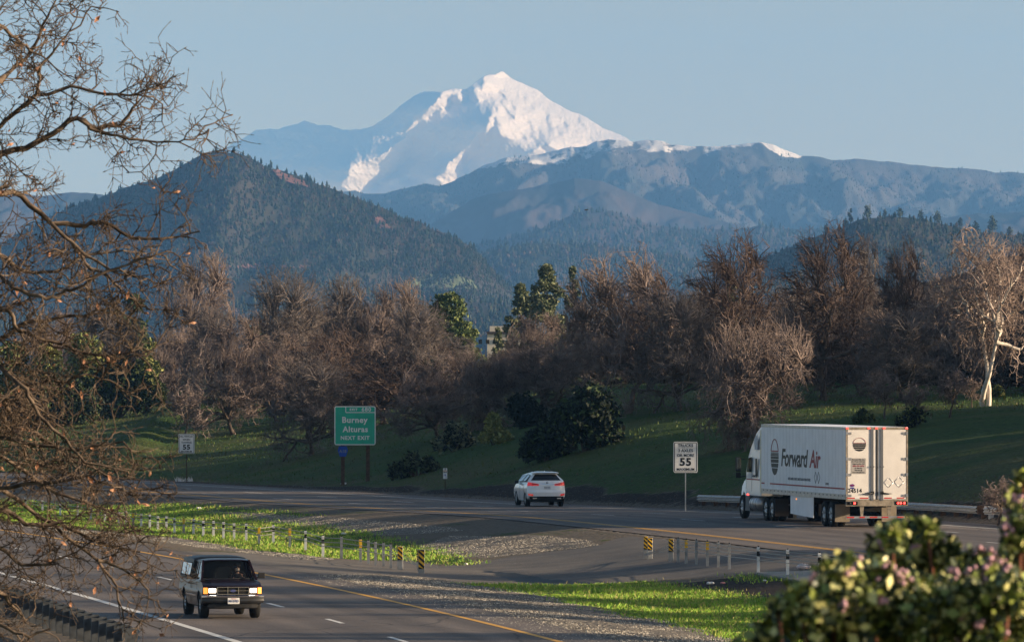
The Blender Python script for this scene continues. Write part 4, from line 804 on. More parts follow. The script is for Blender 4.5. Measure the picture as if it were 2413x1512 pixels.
# ------------------------------------------------------------------ grass blades, stones
def scatter_pts(polys, n, seed):
    rs = np.random.RandomState(seed); out = []
    ar = [abs(sum(a[0] * b[1] - b[0] * a[1] for a, b in zip(p, p[1:] + p[:1]))) / 2 for p in polys]
    for p, A in zip(polys, ar):
        k = int(n * A / sum(ar)); q = np.array(p); x = rs.uniform(q[:, 0].min(), q[:, 0].max(), k * 4); y = rs.uniform(q[:, 1].min(), q[:, 1].max(), k * 4)
        ok = inpoly(p, x, y); out.append(np.stack([x[ok][:k], y[ok][:k]], 1))
    return np.concatenate(out)
def blades(name, pts, h0, h1, wd, mats, seed, label):
    rs = np.random.RandomState(seed); n = len(pts); pts = pts + rs.normal(size=pts.shape) * .4; x, y = pts[:, 0], pts[:, 1]; z = G(x, y) - .02; cl = .6 + .4 * fbm(x, y, 1.6, seed); h = np.clip(h0 + (h1 - h0) * rs.rand(n) * np.clip(cl, .25, 1.5), .02, 1)
    a = rs.rand(n) * 6.28; lx, ly = rs.normal(size=n) * h * .35, rs.normal(size=n) * h * .35; c, s = np.cos(a) * wd, np.sin(a) * wd
    V = np.stack([np.stack([x - c, y - s, z], 1), np.stack([x + c, y + s, z], 1), np.stack([x + lx * .4 + c * .6, y + ly * .4 + s * .6, z + h * .6], 1), np.stack([x + lx, y + ly, z + h], 1)], 1)
    tag(link(name, npmesh(name, V.reshape(-1, 3), np.arange(4 * n).reshape(-1, 4), mats, False, rs.choice(len(mats), n, p=[.48, .30, .22]))), label, kind='stuff')
gm = [mat('blade_green', (.15, .31, .022), .6, spec=.25, trans=0), mat('blade_light', (.29, .45, .045), .6, spec=.25), mat('blade_dry', (.38, .34, .12), .7)]
for m_ in gm[:2]:
    pass
blades('grass', scatter_pts([PATCH['green'][2]], 90000, 1), .05, .20, .013, gm, 3, 'bright green grass in the median')
blades('grass', scatter_pts([PATCH['green'][0], PATCH['green'][1], PATCH['green'][3]], 90000, 2), .05, .22, .016, gm, 4, 'bright green grass around the cable barrier')
rs = np.random.RandomState(9); n = 60000; x = rs.uniform(-60, 40, n); y = rs.uniform(395, 620, n); ok = (x > NW(y) + 7); pts = np.stack([x[ok], y[ok]], 1)
gd = [mat('bank_blade', (.06, .115, .018), .7), mat('bank_blade_light', (.085, .12, .025), .7), mat('bank_blade_dry', (.09, .085, .035), .7)]
blades('grass', pts, .08, .24, .03, gd, 5, 'grass of the far bank')
def stones(pts, r0, r1, mats, seed, label):
    rs = np.random.RandomState(seed); n = len(pts); ico = np.array([(1, 0, 0), (-1, 0, 0), (0, 1, 0), (0, -1, 0), (0, 0, 1), (0, 0, -.5)], float)
    r = (r0 + (r1 - r0) * rs.rand(n) ** 2)[:, None, None]; V = ico[None] * r * (.7 + .6 * rs.rand(n, 6, 1)) * np.array([1, 1, .75]); a = rs.rand(n) * 6.28; c, s = np.cos(a)[:, None], np.sin(a)[:, None]
    X = V[..., 0] * c - V[..., 1] * s + pts[:, 0:1]; Y = V[..., 0] * s + V[..., 1] * c + pts[:, 1:2]; Z = V[..., 2] + G(pts[:, 0], pts[:, 1])[:, None] + .3 * r[:, :, 0]
    f = np.array([(0, 2, 4), (2, 1, 4), (1, 3, 4), (3, 0, 4), (2, 0, 5), (1, 2, 5), (3, 1, 5), (0, 3, 5)]); Fq = (np.arange(n)[:, None, None] * 6 + f[None]).reshape(-1, 3)
    tag(link('gravel', npmesh('gravel', np.stack([X, Y, Z], -1).reshape(-1, 3), Fq, mats, False, np.repeat(rs.choice(len(mats), n), 8))), label, kind='stuff')
st = [mat('stone_pale', (.50, .46, .39), .9), mat('stone_grey', (.27, .25, .22), .9), mat('stone_dark', (.12, .11, .10), .9)]
stones(scatter_pts([PATCH['gravel'][3]], 60000, 11), .008, .035, st, 1, 'loose pale gravel beside the southbound lanes'); stones(scatter_pts(PATCH['gravel'][:3], 60000, 12), .008, .035, st, 2, 'loose pale gravel in the median')

ys_ = np.random.RandomState(5).uniform(290, 470, 14000); xs_ = NW(ys_) + 2.6 + np.random.RandomState(6).rand(14000) ** 1.5 * 6
stones(np.stack([xs_, ys_], 1), .01, .05, [st[2], mat('leaf_litter', (.10, .065, .04), .9), st[2]], 3, 'stones and leaf litter along the foot of the far bank')
# ------------------------------------------------------------------ signs
galv = mat('galvanised', (.42, .43, .44), .45, .7, var=.15, scale=6); swhite = mat('sign_white', (.80, .80, .80), .45, spec=.4, emit=(.8, .85, .95), estr=0); sblack = mat('sign_black', (.012, .012, .014), .5)
sgreen = mat('sign_green', (.015, .42, .29), .4, spec=.4, var=.08, scale=2); sblue = mat('sign_blue', (.012, .07, .40), .5); wood = mat('weathered_wood', (.075, .045, .03), .9, var=.3, scale=8); syel = mat('reflector_yellow', (.85, .50, .03), .45)
def rrect(x0, x1, z0, z1, r, k=5):
    p = []
    for cx, cz, a in ((x1 - r, z1 - r, 0), (x0 + r, z1 - r, 90), (x0 + r, z0 + r, 180), (x1 - r, z0 + r, 270)):
        for i in range(k + 1): t = R(a + 90 * i / k); p.append((cx + r * math.cos(t), cz + r * math.sin(t)))
    return p
def panel(name, parent, x0, x1, z0, z1, r, y, th, m): mb = MB(); mb.prism(rrect(x0, x1, z0, z1, r), y, y - th, 'Y'); return mb.build(name, m, parent)
def frame_(name, parent, x0, x1, z0, z1, r, wd, y, m):
    a = rrect(x0, x1, z0, z1, r); b = rrect(x0 + wd, x1 - wd, z0 + wd, z1 - wd, max(.001, r - wd)); n = len(a); mb = MB(); vs = [(p[0], y, p[1]) for p in a] + [(p[0], y, p[1]) for p in b] + [(p[0], y - .003, p[1]) for p in a] + [(p[0], y - .003, p[1]) for p in b]; fs = []
    for i in range(n):
        j = (i + 1) % n; fs += [(2 * n + i, 2 * n + j, 3 * n + j, 3 * n + i), (i, j, 2 * n + j, 2 * n + i), (n + j, n + i, 3 * n + i, 3 * n + j)]
    mb.add(vs, fs); return mb.build(name, m, parent)
EX, EZ = (1, 0, 0), (0, 0, 1)
def speed_sign(label, px, pbase, x0, x1, y0, y1, lines, num, base=None, post=galv, rule=False):
    p = hit(px, pbase); m = p.y / F; o = thing('speed_sign', label, 'sign', p, R(2), 'white speed limit signs'); gy_ = lambda yy: (HC - (yy - HZ) * m) - p.z
    X0, X1, Z0, Z1 = (x0 - px) * m, (x1 - px) * m, gy_(y1), gy_(y0); w_ = X1 - X0; h = Z1 - Z0; cx = (X0 + X1) / 2
    panel('panel', o, X0, X1, Z0, Z1, w_ * .07, 0, .012, swhite); frame_('border', o, X0 + w_ * .03, X1 - w_ * .03, Z0 + w_ * .03, Z1 - w_ * .03, w_ * .06, w_ * .028, -.012, sblack)
    for s, zc, hh, sx in lines: text('lettering', s, h * hh, sblack, o, (cx, -.013, Z0 + h * zc), EX, EZ, bold=h * .0025, sx=sx)
    text('numerals', '55', h * .34, sblack, o, (cx, -.013, Z0 + h * num), EX, EZ, bold=h * .013, sx=1.05, space=1.12)
    if rule: mb = MB(); mb.box((cx, -.0135, Z0 + h * .805), (w_ * .66, .003, h * .012)); mb.build('rule', sblack, o)
    mb = MB(); mb.box((cx, .04, (Z1 - .1 - .3) / 2), (.055, .05, Z1 - .1 + .3)); mb.build('post', post, o)
    return o
speed_sign('white towing speed sign reading ALL VEHICLES WHEN TOWING 55 MAXIMUM', 440, 1137, 420.5, 458.5, 1021.5, 1068, [('ALL VEHICLES', .865, .125, .80), ('WHEN', .70, .125, 1.), ('TOWING', .555, .125, 1.), ('MAXIMUM', .10, .115, 1.02)], .315, post=wood)
speed_sign('white speed sign on a thin post reading TRUCKS 3 AXLES OR MORE 55 MAXIMUM', 1613, 1205, 1587, 1644, 1040, 1113, [('TRUCKS', .875, .135, .98), ('3 AXLES', .71, .14, .96), ('OR MORE', .555, .13, .98), ('MAXIMUM', .105, .115, 1.08)], .335, rule=True)
def exit_sign():
    p = hit(838, 1139); m = p.y / F; o = thing('exit_sign', 'large green exit sign on two wooden posts reading Burney Alturas NEXT EXIT', 'sign', p, R(3)); z = lambda yy: (HC - (yy - HZ) * m) - p.z; x = lambda xx: (xx - 838) * m
    X0, X1, Z0, Z1 = x(788), x(885), z(1048), z(956.5); w_ = X1 - X0; h = Z1 - Z0
    panel('panel', o, X0, X1, Z0, Z1, w_ * .05, 0, .03, sgreen); frame_('border', o, X0, X1, Z0, Z1, w_ * .05, w_ * .022, -.03, swhite)
    t = MB(); lx, lz = X0 + w_ * .275, Z0 + h * .838; t.box(((lx + X1 - w_ * .022) / 2, -.032, lz), (X1 - w_ * .022 - lx, .003, w_ * .018)); t.box((lx, -.032, (lz + Z1) / 2), (w_ * .018, .0034, Z1 - lz - w_ * .02)); t.build('exit_tab_border', swhite, o)
    text('lettering', 'EXIT', h * .085, swhite, o, (X0 + w_ * .465, -.032, Z0 + h * .91), EX, EZ, bold=h * .003, space=1.2); text('lettering', '680', h * .135, swhite, o, (X0 + w_ * .775, -.032, Z0 + h * .912), EX, EZ, bold=h * .004, space=1.15, sx=1.1)
    text('lettering', 'Burney', h * .21, swhite, o, (X0 + w_ * .49, -.032, Z0 + h * .64), EX, EZ, bold=h * .006, space=1.1); text('lettering', 'Alturas', h * .20, swhite, o, (X0 + w_ * .51, -.032, Z0 + h * .40), EX, EZ, bold=h * .006, space=1.1)
    text('lettering', 'NEXT EXIT', h * .135, swhite, o, (X0 + w_ * .50, -.032, Z0 + h * .18), EX, EZ, bold=h * .004, space=1.15)
    for px in (808, 867): q = MB(); q.box((x(px), .12, (Z1 - .4) / 2 - .25), (8.5 * m, .15, Z1 - .4 + .5)); q.build('post', wood, o)
    s = thing('route_shield', 'small blue five-sided route shield reading A18 on the left sign post', 'sign', p + Vector((x(808), -.06, 0)), R(3)); c = z(1063); r = 12 * m
    q = MB(); q.prism([(-r * .75, c + r), (r * .75, c + r), (r * 1.0, c + r * .25), (r * .62, c - r * 1.0), (-r * .62, c - r * 1.0), (-r * 1.0, c + r * .25)], 0, -.01, 'Y'); q.build('panel', sblue, s)
    text('lettering', 'A18', r * .85, mat('faded_yellow', (.20, .24, .26), .6), s, (0, -.011, c), EX, EZ, bold=.004)
exit_sign()
def milepost():
    p = hit(1049, 1152); m = p.y / F; o = thing('mile_marker', 'narrow white mile marker paddle with an orange stripe by the far road edge', 'marker', p); z = lambda yy: (HC - (yy - HZ) * m) - p.z; w_ = 5 * m
    panel('panel', o, -w_, w_, z(1127.5), z(1102), .04, 0, .008, swhite); q = MB(); q.box((0, -.0095, z(1108.6)), (w_ * 1.9, .003, 1.4 * m)); q.build('stripe', mat('orange_stripe', (.75, .33, .03), .5), o); q = MB(); q.box((0, .03, z(1110) / 2), (.05, .04, z(1110))); q.build('post', wood, o)
    text('lettering', '5', 7 * m, sblack, o, (0, -.009, z(1105)), EX, EZ, bold=.004); text('lettering', 'SHA', 4.6 * m, sblack, o, (0, -.009, z(1112)), EX, EZ, bold=.004)
    text('lettering', '16', 6 * m, sblue, o, (-1 * m, -.009, z(1118.5)), EX, EZ, bold=.004); text('lettering', '1', 6 * m, sblue, o, (2 * m, -.009, z(1124)), EX, EZ, bold=.004)
milepost()
# ------------------------------------------------------------------ barriers
steel = mat('post_steel', (.34, .35, .36), .5, .6, var=.25, scale=4); sleeve = mat('post_sleeve', (.84, .84, .82), .6, var=.06, scale=8); cab_ = mat('cable_steel', (.30, .30, .31), .5, .7)
def stripes(parent, loc_, wd, h0, h1, rz, slope=1):
    q = MB(); q.box((loc_[0], loc_[1], (h0 + h1) / 2), (wd, .012, h1 - h0)); q.build('striped_panel', syel, parent); b = MB(); st_ = wd * .9; z = h0 - wd
    while z < h1:
        c = [(-wd / 2, z if slope > 0 else z + wd * .9), (wd / 2, z + wd * .9 if slope > 0 else z), (wd / 2, z + wd * .9 + st_ * .55 if slope > 0 else z + st_ * .55), (-wd / 2, z + st_ * .55 if slope > 0 else z + wd * .9 + st_ * .55)]
        c = [(u, min(h1, max(h0, v))) for u, v in c]
        if max(v for u, v in c) - min(v for u, v in c) > .01: b.add([(loc_[0] + u, loc_[1] - .009, v) for u, v in c], [(0, 1, 2, 3)])
        z += st_ * 1.1
    b.build('stripes', sblack, parent)
def cable_barrier(label, pts, kinds, hpx, markers, cables=4, ends=()):
    P0 = hit(*pts[0]); o = thing('cable_barrier', label, 'barrier', P0, 0, 'cable barriers in the median'); tops = []
    for i, ((px, py), kd) in enumerate(zip(pts, kinds)):
        p = hit(px, py); h = hpx(px) * p.y / F; l = p - P0; q = MB(); q.box((l.x, l.y, l.z + h / 2 - .1), (.10, .06, h + .2)); po = q.build('post', steel if kd != 'w' and kd != 'y' else sleeve, o); tops.append((l, h))
        if kd in 'wy':
            q = MB(); q.box((l.x, l.y - .002, l.z + h * .74), (.106, .068, h * .19)); q.build('band', sblack if kd == 'w' else syel, po)
            q = MB(); q.box((l.x, l.y - .004, l.z + h * .885), (.108, .072, h * .06)); q.build('reflector', swhite, po)
        if kd == 'o': q = MB(); q.box((l.x, l.y - .002, l.z + h * .80), (.105, .068, h * .36)); q.build('band', syel, po)
        q = MB(); q.box((l.x, l.y, l.z + h + .015), (.05, .03, .05)); q.build('cap', sblack, po)
    for k in range(cables):
        f = .50 + .14 * k if cables > 3 else .52 + .2 * k; q = MB(); path = []
        for i, (l, h) in enumerate(tops): path.append(l + Vector((.03 * (-1) ** i, -.04, h * f)))
        q.tube(path, .017, 4, 0, False, False)
        if ends: e = hit(*ends) - P0; q.tube([path[-1] if abs(path[-1].x - e.x) < abs(path[0].x - e.x) else path[0], e + Vector((0, 0, .12))], .012, 4, 0, False, False)
        q.build('cable', cab_, o)
    return o
lp = [(60, 1198), (100, 1205), (142, 1214), (183, 1219), (214, 1224), (247, 1229), (280, 1236)]
mp_ = [(297, 1234), (314, 1238), (333, 1241), (353, 1244), (372, 1248.5), (392, 1250), (411, 1254), (433, 1256), (456, 1258), (479, 1263.5), (503, 1265), (526.5, 1268.5), (551.5, 1272.5), (580, 1274.5), (610.5, 1284), (644, 1280.5), (683, 1290)]
p2 = [(720, 1298), (761, 1312), (804.5, 1316), (849.5, 1324), (868, 1327.5), (885, 1330.5), (903.5, 1334), (921, 1338)]
allp = lp + mp_ + p2
cable_barrier('long cable barrier of black-banded white posts in the grass, left half of the median', allp, ['w'] * (len(lp)) + list('wowwwwwowwwwwwowo') + list('wwsosssss')[:len(p2)], lambda px: np.interp(px, [0, 300, 600, 760, 850, 925], [26, 30, 42, 50, 54, 56]), None, 3, (995, 1344))
bp = [(1598, 1324), (1617, 1327.5), (1641, 1329.5), (1667, 1333), (1693, 1336), (1718.5, 1340.5), (1787, 1349.5), (1856, 1357), (1931, 1366), (2008, 1374), (2090, 1384)]
cable_barrier('cable barrier of bare steel posts beside the yellow line, right half of the median', bp, list('sososswwwww')[:len(bp)], lambda px: np.interp(px, [1590, 1720, 1930, 2090], [56, 60, 64, 68]), None, 4, (1529, 1312))
def hazard(label, px, py, h, wd, slope, half, rz=0):
    p = hit(px, py); m = p.y / F; o = thing('hazard_marker', label, 'marker', p, rz, 'black and yellow striped hazard markers'); w_ = wd * m; H_ = h * m
    q = MB(); q.box((0, .03, H_ / 2 - .1), (w_ * 1.0, .05, H_ + .2)); q.build('post', steel, o, .008); stripes(o, (0, -.002), w_ * .9, H_ * (.42 if half else .18), H_ * .985, rz, slope)
hazard('striped hazard marker at the near cable barrier end, left of the wide one', 943, 1342, 56, 13, -1, True)
hazard('slim striped hazard marker half behind the wide one at the cable ends', 986, 1344, 50, 7, -1, True); hazard('wide striped hazard marker standing right of the near cable barrier', 993, 1350, 56, 15, -1, False)
hazard('left striped hazard marker of the pair at the far side of the crossover', 1522, 1316, 53, 11, -1, True); hazard('right striped hazard marker of the pair at the far side of the crossover', 1532, 1316, 50, 12, -1, True, .1); hazard('striped hazard marker at the first posts of the right cable barrier', 1581, 1322, 54, 12, -1, True)
def wbeam(mb, path, z0, face, m=0):
    prof = [(0, -.155), (.0, -.13), (.07, -.08), (.07, -.05), (0, -.01), (0, .01), (.07, .05), (.07, .08), (0, .13), (0, .155)]; n = len(prof); vs = []; fs = []
    for i, p in enumerate(path):
        d = (path[min(i + 1, len(path) - 1)] - path[max(0, i - 1)]).normalized(); nrm = Vector((d.y, -d.x, 0)) * face
        for o_, z in prof: q = p + nrm * o_; vs.append((q.x, q.y, q.z + z0 + z))
    for i in range(len(path) - 1):
        for k in range(n - 1): fs.append((i * n + k, i * n + k + 1, (i + 1) * n + k + 1, (i + 1) * n + k))
    mb.add(vs, fs, m, False)
def guardrail(label, f, y0, y1, face, zf, postm, sp=1.905, ph=.74, block=True, woodend=False):
    n = int(abs(y1 - y0) / (sp * .975)); ys = np.linspace(y0, y1, n + 1); pts = [Vector((float(f(y)), float(y), float(zf(y)))) for y in ys]; o = thing('guardrail', label, 'guardrail', pts[0], 0, 'roadside guardrails'); P0 = pts[0]
    q = MB(); wbeam(q, [p - P0 + Vector((0, 0, 0)) for p in pts], .58, face); q.build('rail', galv, o)
    for i, p in enumerate(pts[:100]):
        d = (pts[min(i + 1, n)] - pts[max(0, i - 1)]).normalized(); nr_ = Vector((d.y, -d.x, 0)) * face; l = p - P0; a = math.atan2(d.y, d.x)
        q = MB(); q.box(l - nr_ * .29 + Vector((0, 0, ph / 2 - .15)), (.16, .20, ph + .3), rz=a); po = q.build('post', wood if (woodend and i == n) else postm, o)
        q = MB(); q.box(l - nr_ * .10 + Vector((0, 0, .58)), (.15, .19, .36), rz=a); q.build('block', postm, po)
    return o
slate = mat('post_slate', (.055, .062, .07), .8, var=.3, scale=5)
guardrail('dark guardrail seen from behind, along the near road at the lower left corner', off(SW, -3.6), 185, 262, 1, lambda y: -.1, slate)
guardrail('guardrail on the far road edge left of the truck with a wooden end post', off(NW, 2.9), 322, 363, -1, lambda y: zN(y) - .02, wood, woodend=True)
guardrail('long guardrail on the far road edge right of the truck', off(NW, 2.9), 255, 321, -1, lambda y: zN(y) - .02, galv)

# ------------------------------------------------------------------ vehicles
tyre = mat('tyre', (.012, .012, .012), .85); rimm = mat('rim', (.45, .46, .48), .3, .9); dkpl = mat('dark_plastic', (.015, .015, .016), .6); chrome = mat('chrome', (.75, .76, .78), .15, 1.); glassd = mat('tinted_glass', (.008, .010, .012), .05, spec=.6); black_ = mat('underbody', (.008, .008, .008), .9)
redl = mat('tail_light', (.45, .01, .012), .25, spec=.6, coat=.6, emit=(1, .03, .02), estr=.12); redon = mat('tail_lamp_lit', (.6, .02, .02), .3, emit=(1, .04, .03), estr=2.5); amber = mat('amber_lens', (.85, .28, .04), .3, emit=(1, .3, .05), estr=.7); lampw = mat('headlamp_lit', (.9, .88, .8), .3, emit=(1, .86, .68), estr=2.6); plate = mat('plate_white', (.78, .78, .78), .4); ptxt = mat('plate_blue', (.03, .06, .2), .5)
def wheel(parent, x, y, r, wd, out, rim=rimm, spokes=5, dual=False):
    mb = MB(); w2 = wd / 2; prof = [(-w2 * .8, r * .60), (-w2, r * .72), (-w2, r * .92), (-w2 * .75, r), (w2 * .75, r), (w2, r * .92), (w2, r * .72), (w2 * .8, r * .60)]; mb.lathe((x, y, r), prof, 'X', 28); t = mb.build('wheel', tyre, parent)
    mb = MB(); s = out; f = x + s * w2 * .55; mb.lathe((f, y, r), [(s * .02, r * .62), (s * .03, r * .56), (-s * .04, r * .52), (-s * .05, .02)], 'X', 24)
    for k in range(spokes):
        a = 2 * PI * k / spokes + .3; c, s2 = math.cos(a), math.sin(a); mb.tube([(f + s * .015, y + c * r * .1, r + s2 * r * .1), (f + s * .005, y + c * r * .54, r + s2 * r * .54)], [r * .13, r * .09], 5)
    mb.lathe((f, y, r), [(s * .035, .001), (s * .035, r * .14), (-s * .02, r * .16)], 'X', 12); mb.build('rim', rim, t); return t
def arch(yc, r, z0, n=9, up=True): return [(yc + r * math.cos(PI * i / n) * -1, z0 + max(0, r * math.sin(PI * i / n))) for i in range(n + 1)]
def slice_warp(o, zs, fn):
    import bmesh
    bm = bmesh.new(); bm.from_mesh(o.data)
    for z in zs: bmesh.ops.bisect_plane(bm, geom=bm.verts[:] + bm.edges[:] + bm.faces[:], plane_co=(0, 0, z), plane_no=(0, 0, 1))
    for v in bm.verts: v.co = fn(v.co)
    bm.to_mesh(o.data); bm.free()
# dark pickup with a bed cap ------------------------------------------------
def pickup():
    pos = Vector(((540 - 1206.5) * 213.6 / F, 213.6, ZS + .024)); o = thing('pickup_truck', 'dark maroon pickup truck with a bed cap and lit headlights on the near road', 'pickup truck', pos, R(190))
    paint = mat('dark_maroon_paint', (.010, .004, .008), .28, spec=.16, coat=.12); capm = mat('cap_paint', (.010, .012, .016), .4, spec=.2); FW = 0.0  # front axle at y=0, forward +y
    def wf(x, y, z):
        k = 1 - .035 * max(0, (z - .75)) - .03 * max(0, .6 - z); y2 = y - (.16 * (abs(x) / .85) ** 3.5 if y > .4 else 0); kk = 1 - .05 * max(0, y - .35) ; return (x * k * kk, y2, z)
    lower = [(-4.20, .50), (-4.20, .62), (-4.22, 1.02), (-1.55, 1.04), (-.50, 1.06), (-.2, 1.045), (.35, 1.0), (.72, .93), (.80, .88), (.80, .60), (.80, .42)] + arch(0, .42, .36)[::-1] + [(-.60, .34), (-2.6, .34)] + arch(-3.15, .42, .38)[::-1] + [(-3.75, .45)]
    lower = [(y, z) for y, z in lower]
    m = MB(); m.prism(lower, -.86, .86, 'X', 10, 0, wf); bo = m.build('body', paint, o, .03, 2); slice_warp(bo, (.50, .58, .66, .74, .82, .90, .96, 1.01), lambda v: Vector((v.x * (1 - (.045 * ((v.z - .70) / .34) ** 2 if abs(v.x) > .6 else 0)), v.y, v.z)))
    # hood bulge
    m = MB(); m.prism([(-.45, 1.05), (.35, 1.0), (.74, .915), (.70, .93), (.35, 1.035), (-.45, 1.085)], -.60, .60, 'X', 6, 0, wf); m.build('hood', paint, o, .02)
    # cab pillars and roof
    A = lambda x, y, z: (x, y, z)
    def gh(x, y, z): return (x * (1 - .17 * max(0, z - 1.04) / .6), y, z)
    m = MB(); roof = [(-1.72, 1.56), (-1.62, 1.615), (-1.2, 1.64), (-.75, 1.625), (-.62, 1.60), (-.66, 1.565)]
    m.prism(roof, -.80, .80, 'X', 6, 0, lambda x, y, z: gh(x, y - .05 * (abs(x) / .8) ** 3, z - .035 * (abs(x) / .8) ** 4)); m.build('roof', paint, o, .02)
    m = MB()
    for s in (-1, 1):
        pl = lambda y, z, t=0: gh(s * (.80 - t), y, z)
        for (y0, z0, y1, z1, w_) in ((-.02, 1.05, -.68, 1.60, .055), (-.98, 1.05, -1.05, 1.60, .07), (-1.40, 1.05, -1.36, 1.60, .05), (-1.74, 1.04, -1.70, 1.59, .08)):
            a = [pl(y0 - w_, z0), pl(y0 + w_, z0), pl(y1 + w_, z1), pl(y1 - w_, z1)]; b = [(v[0] - s * .05, v[1], v[2]) for v in a]; m.add(a + b, [(0, 1, 2, 3), (7, 6, 5, 4), (0, 4, 5, 1), (1, 5, 6, 2), (2, 6, 7, 3), (3, 7, 4, 0)] if s > 0 else [(3, 2, 1, 0), (4, 5, 6, 7), (1, 5, 4, 0), (2, 6, 5, 1), (3, 7, 6, 2), (0, 4, 7, 3)])
    m.build('pillars', paint, o)
    wg = mat('windshield_glass', (.01, .012, .014), .03, spec=.5, trans=.72); sg = mat('side_glass', (.45, .50, .55), .04, 1., spec=.8, trans=.25)
    m = MB(); n = 6; vs = []
    for i in range(n + 1):
        x = -.775 + 1.55 * i / n; bow = .07 * (abs(x) / .77) ** 2; vs += [gh(x, -.02 - bow, 1.055), gh(x, -.68 - bow, 1.60)]
    m.add(vs, [(2 * i, 2 * i + 2, 2 * i + 3, 2 * i + 1) for i in range(n)], 0, True); m.build('windshield', wg, o)
    for s in (-1, 1):
        m = MB()
        for y0, y1, t0, t1 in ((-.12, -.93, -.70, -.99), (-1.03, -1.36, -1.10, -1.32), (-1.44, -1.68, -1.40, -1.64)): m.add([gh(s * .785, y0, 1.06), gh(s * .785, y1, 1.06), gh(s * .785, t1, 1.57), gh(s * .785, t0, 1.57)], [(0, 1, 2, 3)])
        m.build('side_window', sg, o)
    m = MB(); m.box((0, -1.70, 1.30), (1.45, .03, .5)); m.box((0, -.8, .75), (1.5, 1.9, .4)); m.build('cabin', black_, o)
    seatm = mat('seat_cloth', (.14, .135, .12), .9)
    for s in (-.36, .36):
        m = MB(); m.prism([(-.27, .9), (.27, .9), (.26, 1.22), (.20, 1.36), (.11, 1.41), (-.11, 1.41), (-.20, 1.36), (-.26, 1.22)], -1.22, -1.08, 'Y'); m.build('seat', seatm, o, .03)
    m = MB(); m.prism([(-.18, .98), (-.18, 1.05), (-.30, 1.10), (-.55, 1.08), (-.58, .95)], -.74, .74, 'X'); m.build('dashboard', dkpl, o); m = MB()
    c0 = Vector((-.36, -.66, 1.12)); pts = [c0 + Vector((.185 * math.cos(t), .07 * math.sin(t), .17 * math.sin(t))) for t in np.linspace(0, 2 * PI, 17)]; m.tube(pts, .016, 6); m.tube([c0, c0 + Vector((0, .25, -.1))], .03, 6); m.tube([c0 - Vector((.17, 0, 0)), c0 + Vector((.17, 0, 0))], .014, 5); m.build('steering_wheel', dkpl, o)
    # bed cap
    m = MB(); 
    def cp(x, y, z): return (x * (1 - .12 * max(0, z - 1.04) / .6), y, z - .045 * (abs(x) / .84) ** 4 * (z > 1.5))
    m.prism([(-4.21, 1.05), (-4.08, 1.60), (-3.95, 1.655), (-3.0, 1.69), (-1.95, 1.67), (-1.84, 1.62), (-1.80, 1.05)], -.84, .84, 'X', 6, 0, cp); capo = m.build('bed_cap', capm, o, .03)
    cg = mat('cap_window_glass', (.62, .68, .72), .08, .6, spec=.8)
    for s in (-1, 1):
        for y0, y1 in ((-3.92, -3.06), (-3.0, -2.05)):
            q = MB(); q.add([cp(s * .848, y0, 1.16), cp(s * .848, y1, 1.16), cp(s * .848, y1 + (.04 if y1 > -3 else 0), 1.50), cp(s * .848, y0 + .05, 1.50)], [(0, 1, 2, 3)]); q.build('cap_window', cg, capo)
        q = MB()
        for a, b in (((-3.98, 1.12), (-2.0, 1.12)), ((-3.94, 1.54), (-1.98, 1.54)), ((-3.98, 1.12), (-3.93, 1.54)), ((-2.0, 1.12), (-1.97, 1.54)), ((-3.03, 1.12), (-3.01, 1.54))): q.tube([cp(s * .85, *a), cp(s * .85, *b)], .016, 4)
        q.build('window_frame', dkpl, capo)
    # grille, lamps, bumper (front plane near y = .80)
    fy = lambda x: .80 - .16 * (abs(x) / .85) ** 3.5
    def fpan(name, x0, x1, z0, z1, mt, dy=.006, n=5, parent=o, th=.03):
        q = MB(); vs = []
        for i in range(n + 1):
            x = x0 + (x1 - x0) * i / n; y = fy(x) + dy
            for z in (z0, z1):
                vs += [(x, y, z), (x, y - th, z)]
        fs = []
        for i in range(n): b = 4 * i; fs += [(b + 4, b, b + 2, b + 6), (b + 2, b + 3, b + 7, b + 6), (b, b + 4, b + 5, b + 1)]
        fs += [(0, 1, 3, 2), (4 * n + 1, 4 * n, 4 * n + 2, 4 * n + 3)]; q.add(vs, fs); return q.build(name, mt, parent)
    g = fpan('grille', -.43, .43, .685, .875, black_, .004); bars = MB()
    for x in (-.15, .15): bars.box((x, .812, .78), (.018, .02, .19))
    bars.box((0, .812, .78), (.86, .016, .012)); bars.box((0, .812, .878), (.90, .022, .014)); bars.box((0, .812, .682), (.90, .022, .014)); bars.box((-.44, .806, .78), (.016, .02, .2)); bars.box((.44, .806, .78), (.016, .02, .2)); bars.build('grille_bars', chrome, g)
    q = MB(); q.prism([(.075 * math.cos(t), .78 + .033 * math.sin(t)) for t in np.linspace(0, 2 * PI, 17)[:-1]], .818, .826, 'Y'); em = q.build('emblem', mat('emblem_blue', (.02, .05, .30), .3), g)
    ring = MB(); ring.tube([(.078 * math.cos(t), .826, .78 + .035 * math.sin(t)) for t in np.linspace(0, 2 * PI, 21)], .004, 4); ring.build('emblem_ring', chrome, em); text('lettering', 'Ford', .05, chrome, em, (0, .8275, .779), (-1, 0, 0), EZ, shear=.3, bold=.001)
    for s in (-1, 1):
        a, b = sorted((s * .48, s * .67)); fpan('headlight', a, b, .725, .845, lampw, .008); a, b = sorted((s * .705, s * .815)); fpan('turn_signal', a, b, .695, .865, amber, .008)
    q = MB(); prof = [(-.02, .645), (.05, .655), (.075, .63), (.06, .565), (.075, .50), (.05, .445), (-.02, .43)]
    def bw(x, y, z): return (x * (1 - .0 * y), fy(x * .92) + y, z)
    q.prism(prof, -.87, .87, 'X', 12, 0, bw); bu = q.build('bumper', mat('bumper_dark', (.025, .026, .028), .3, spec=.5), o, .01)
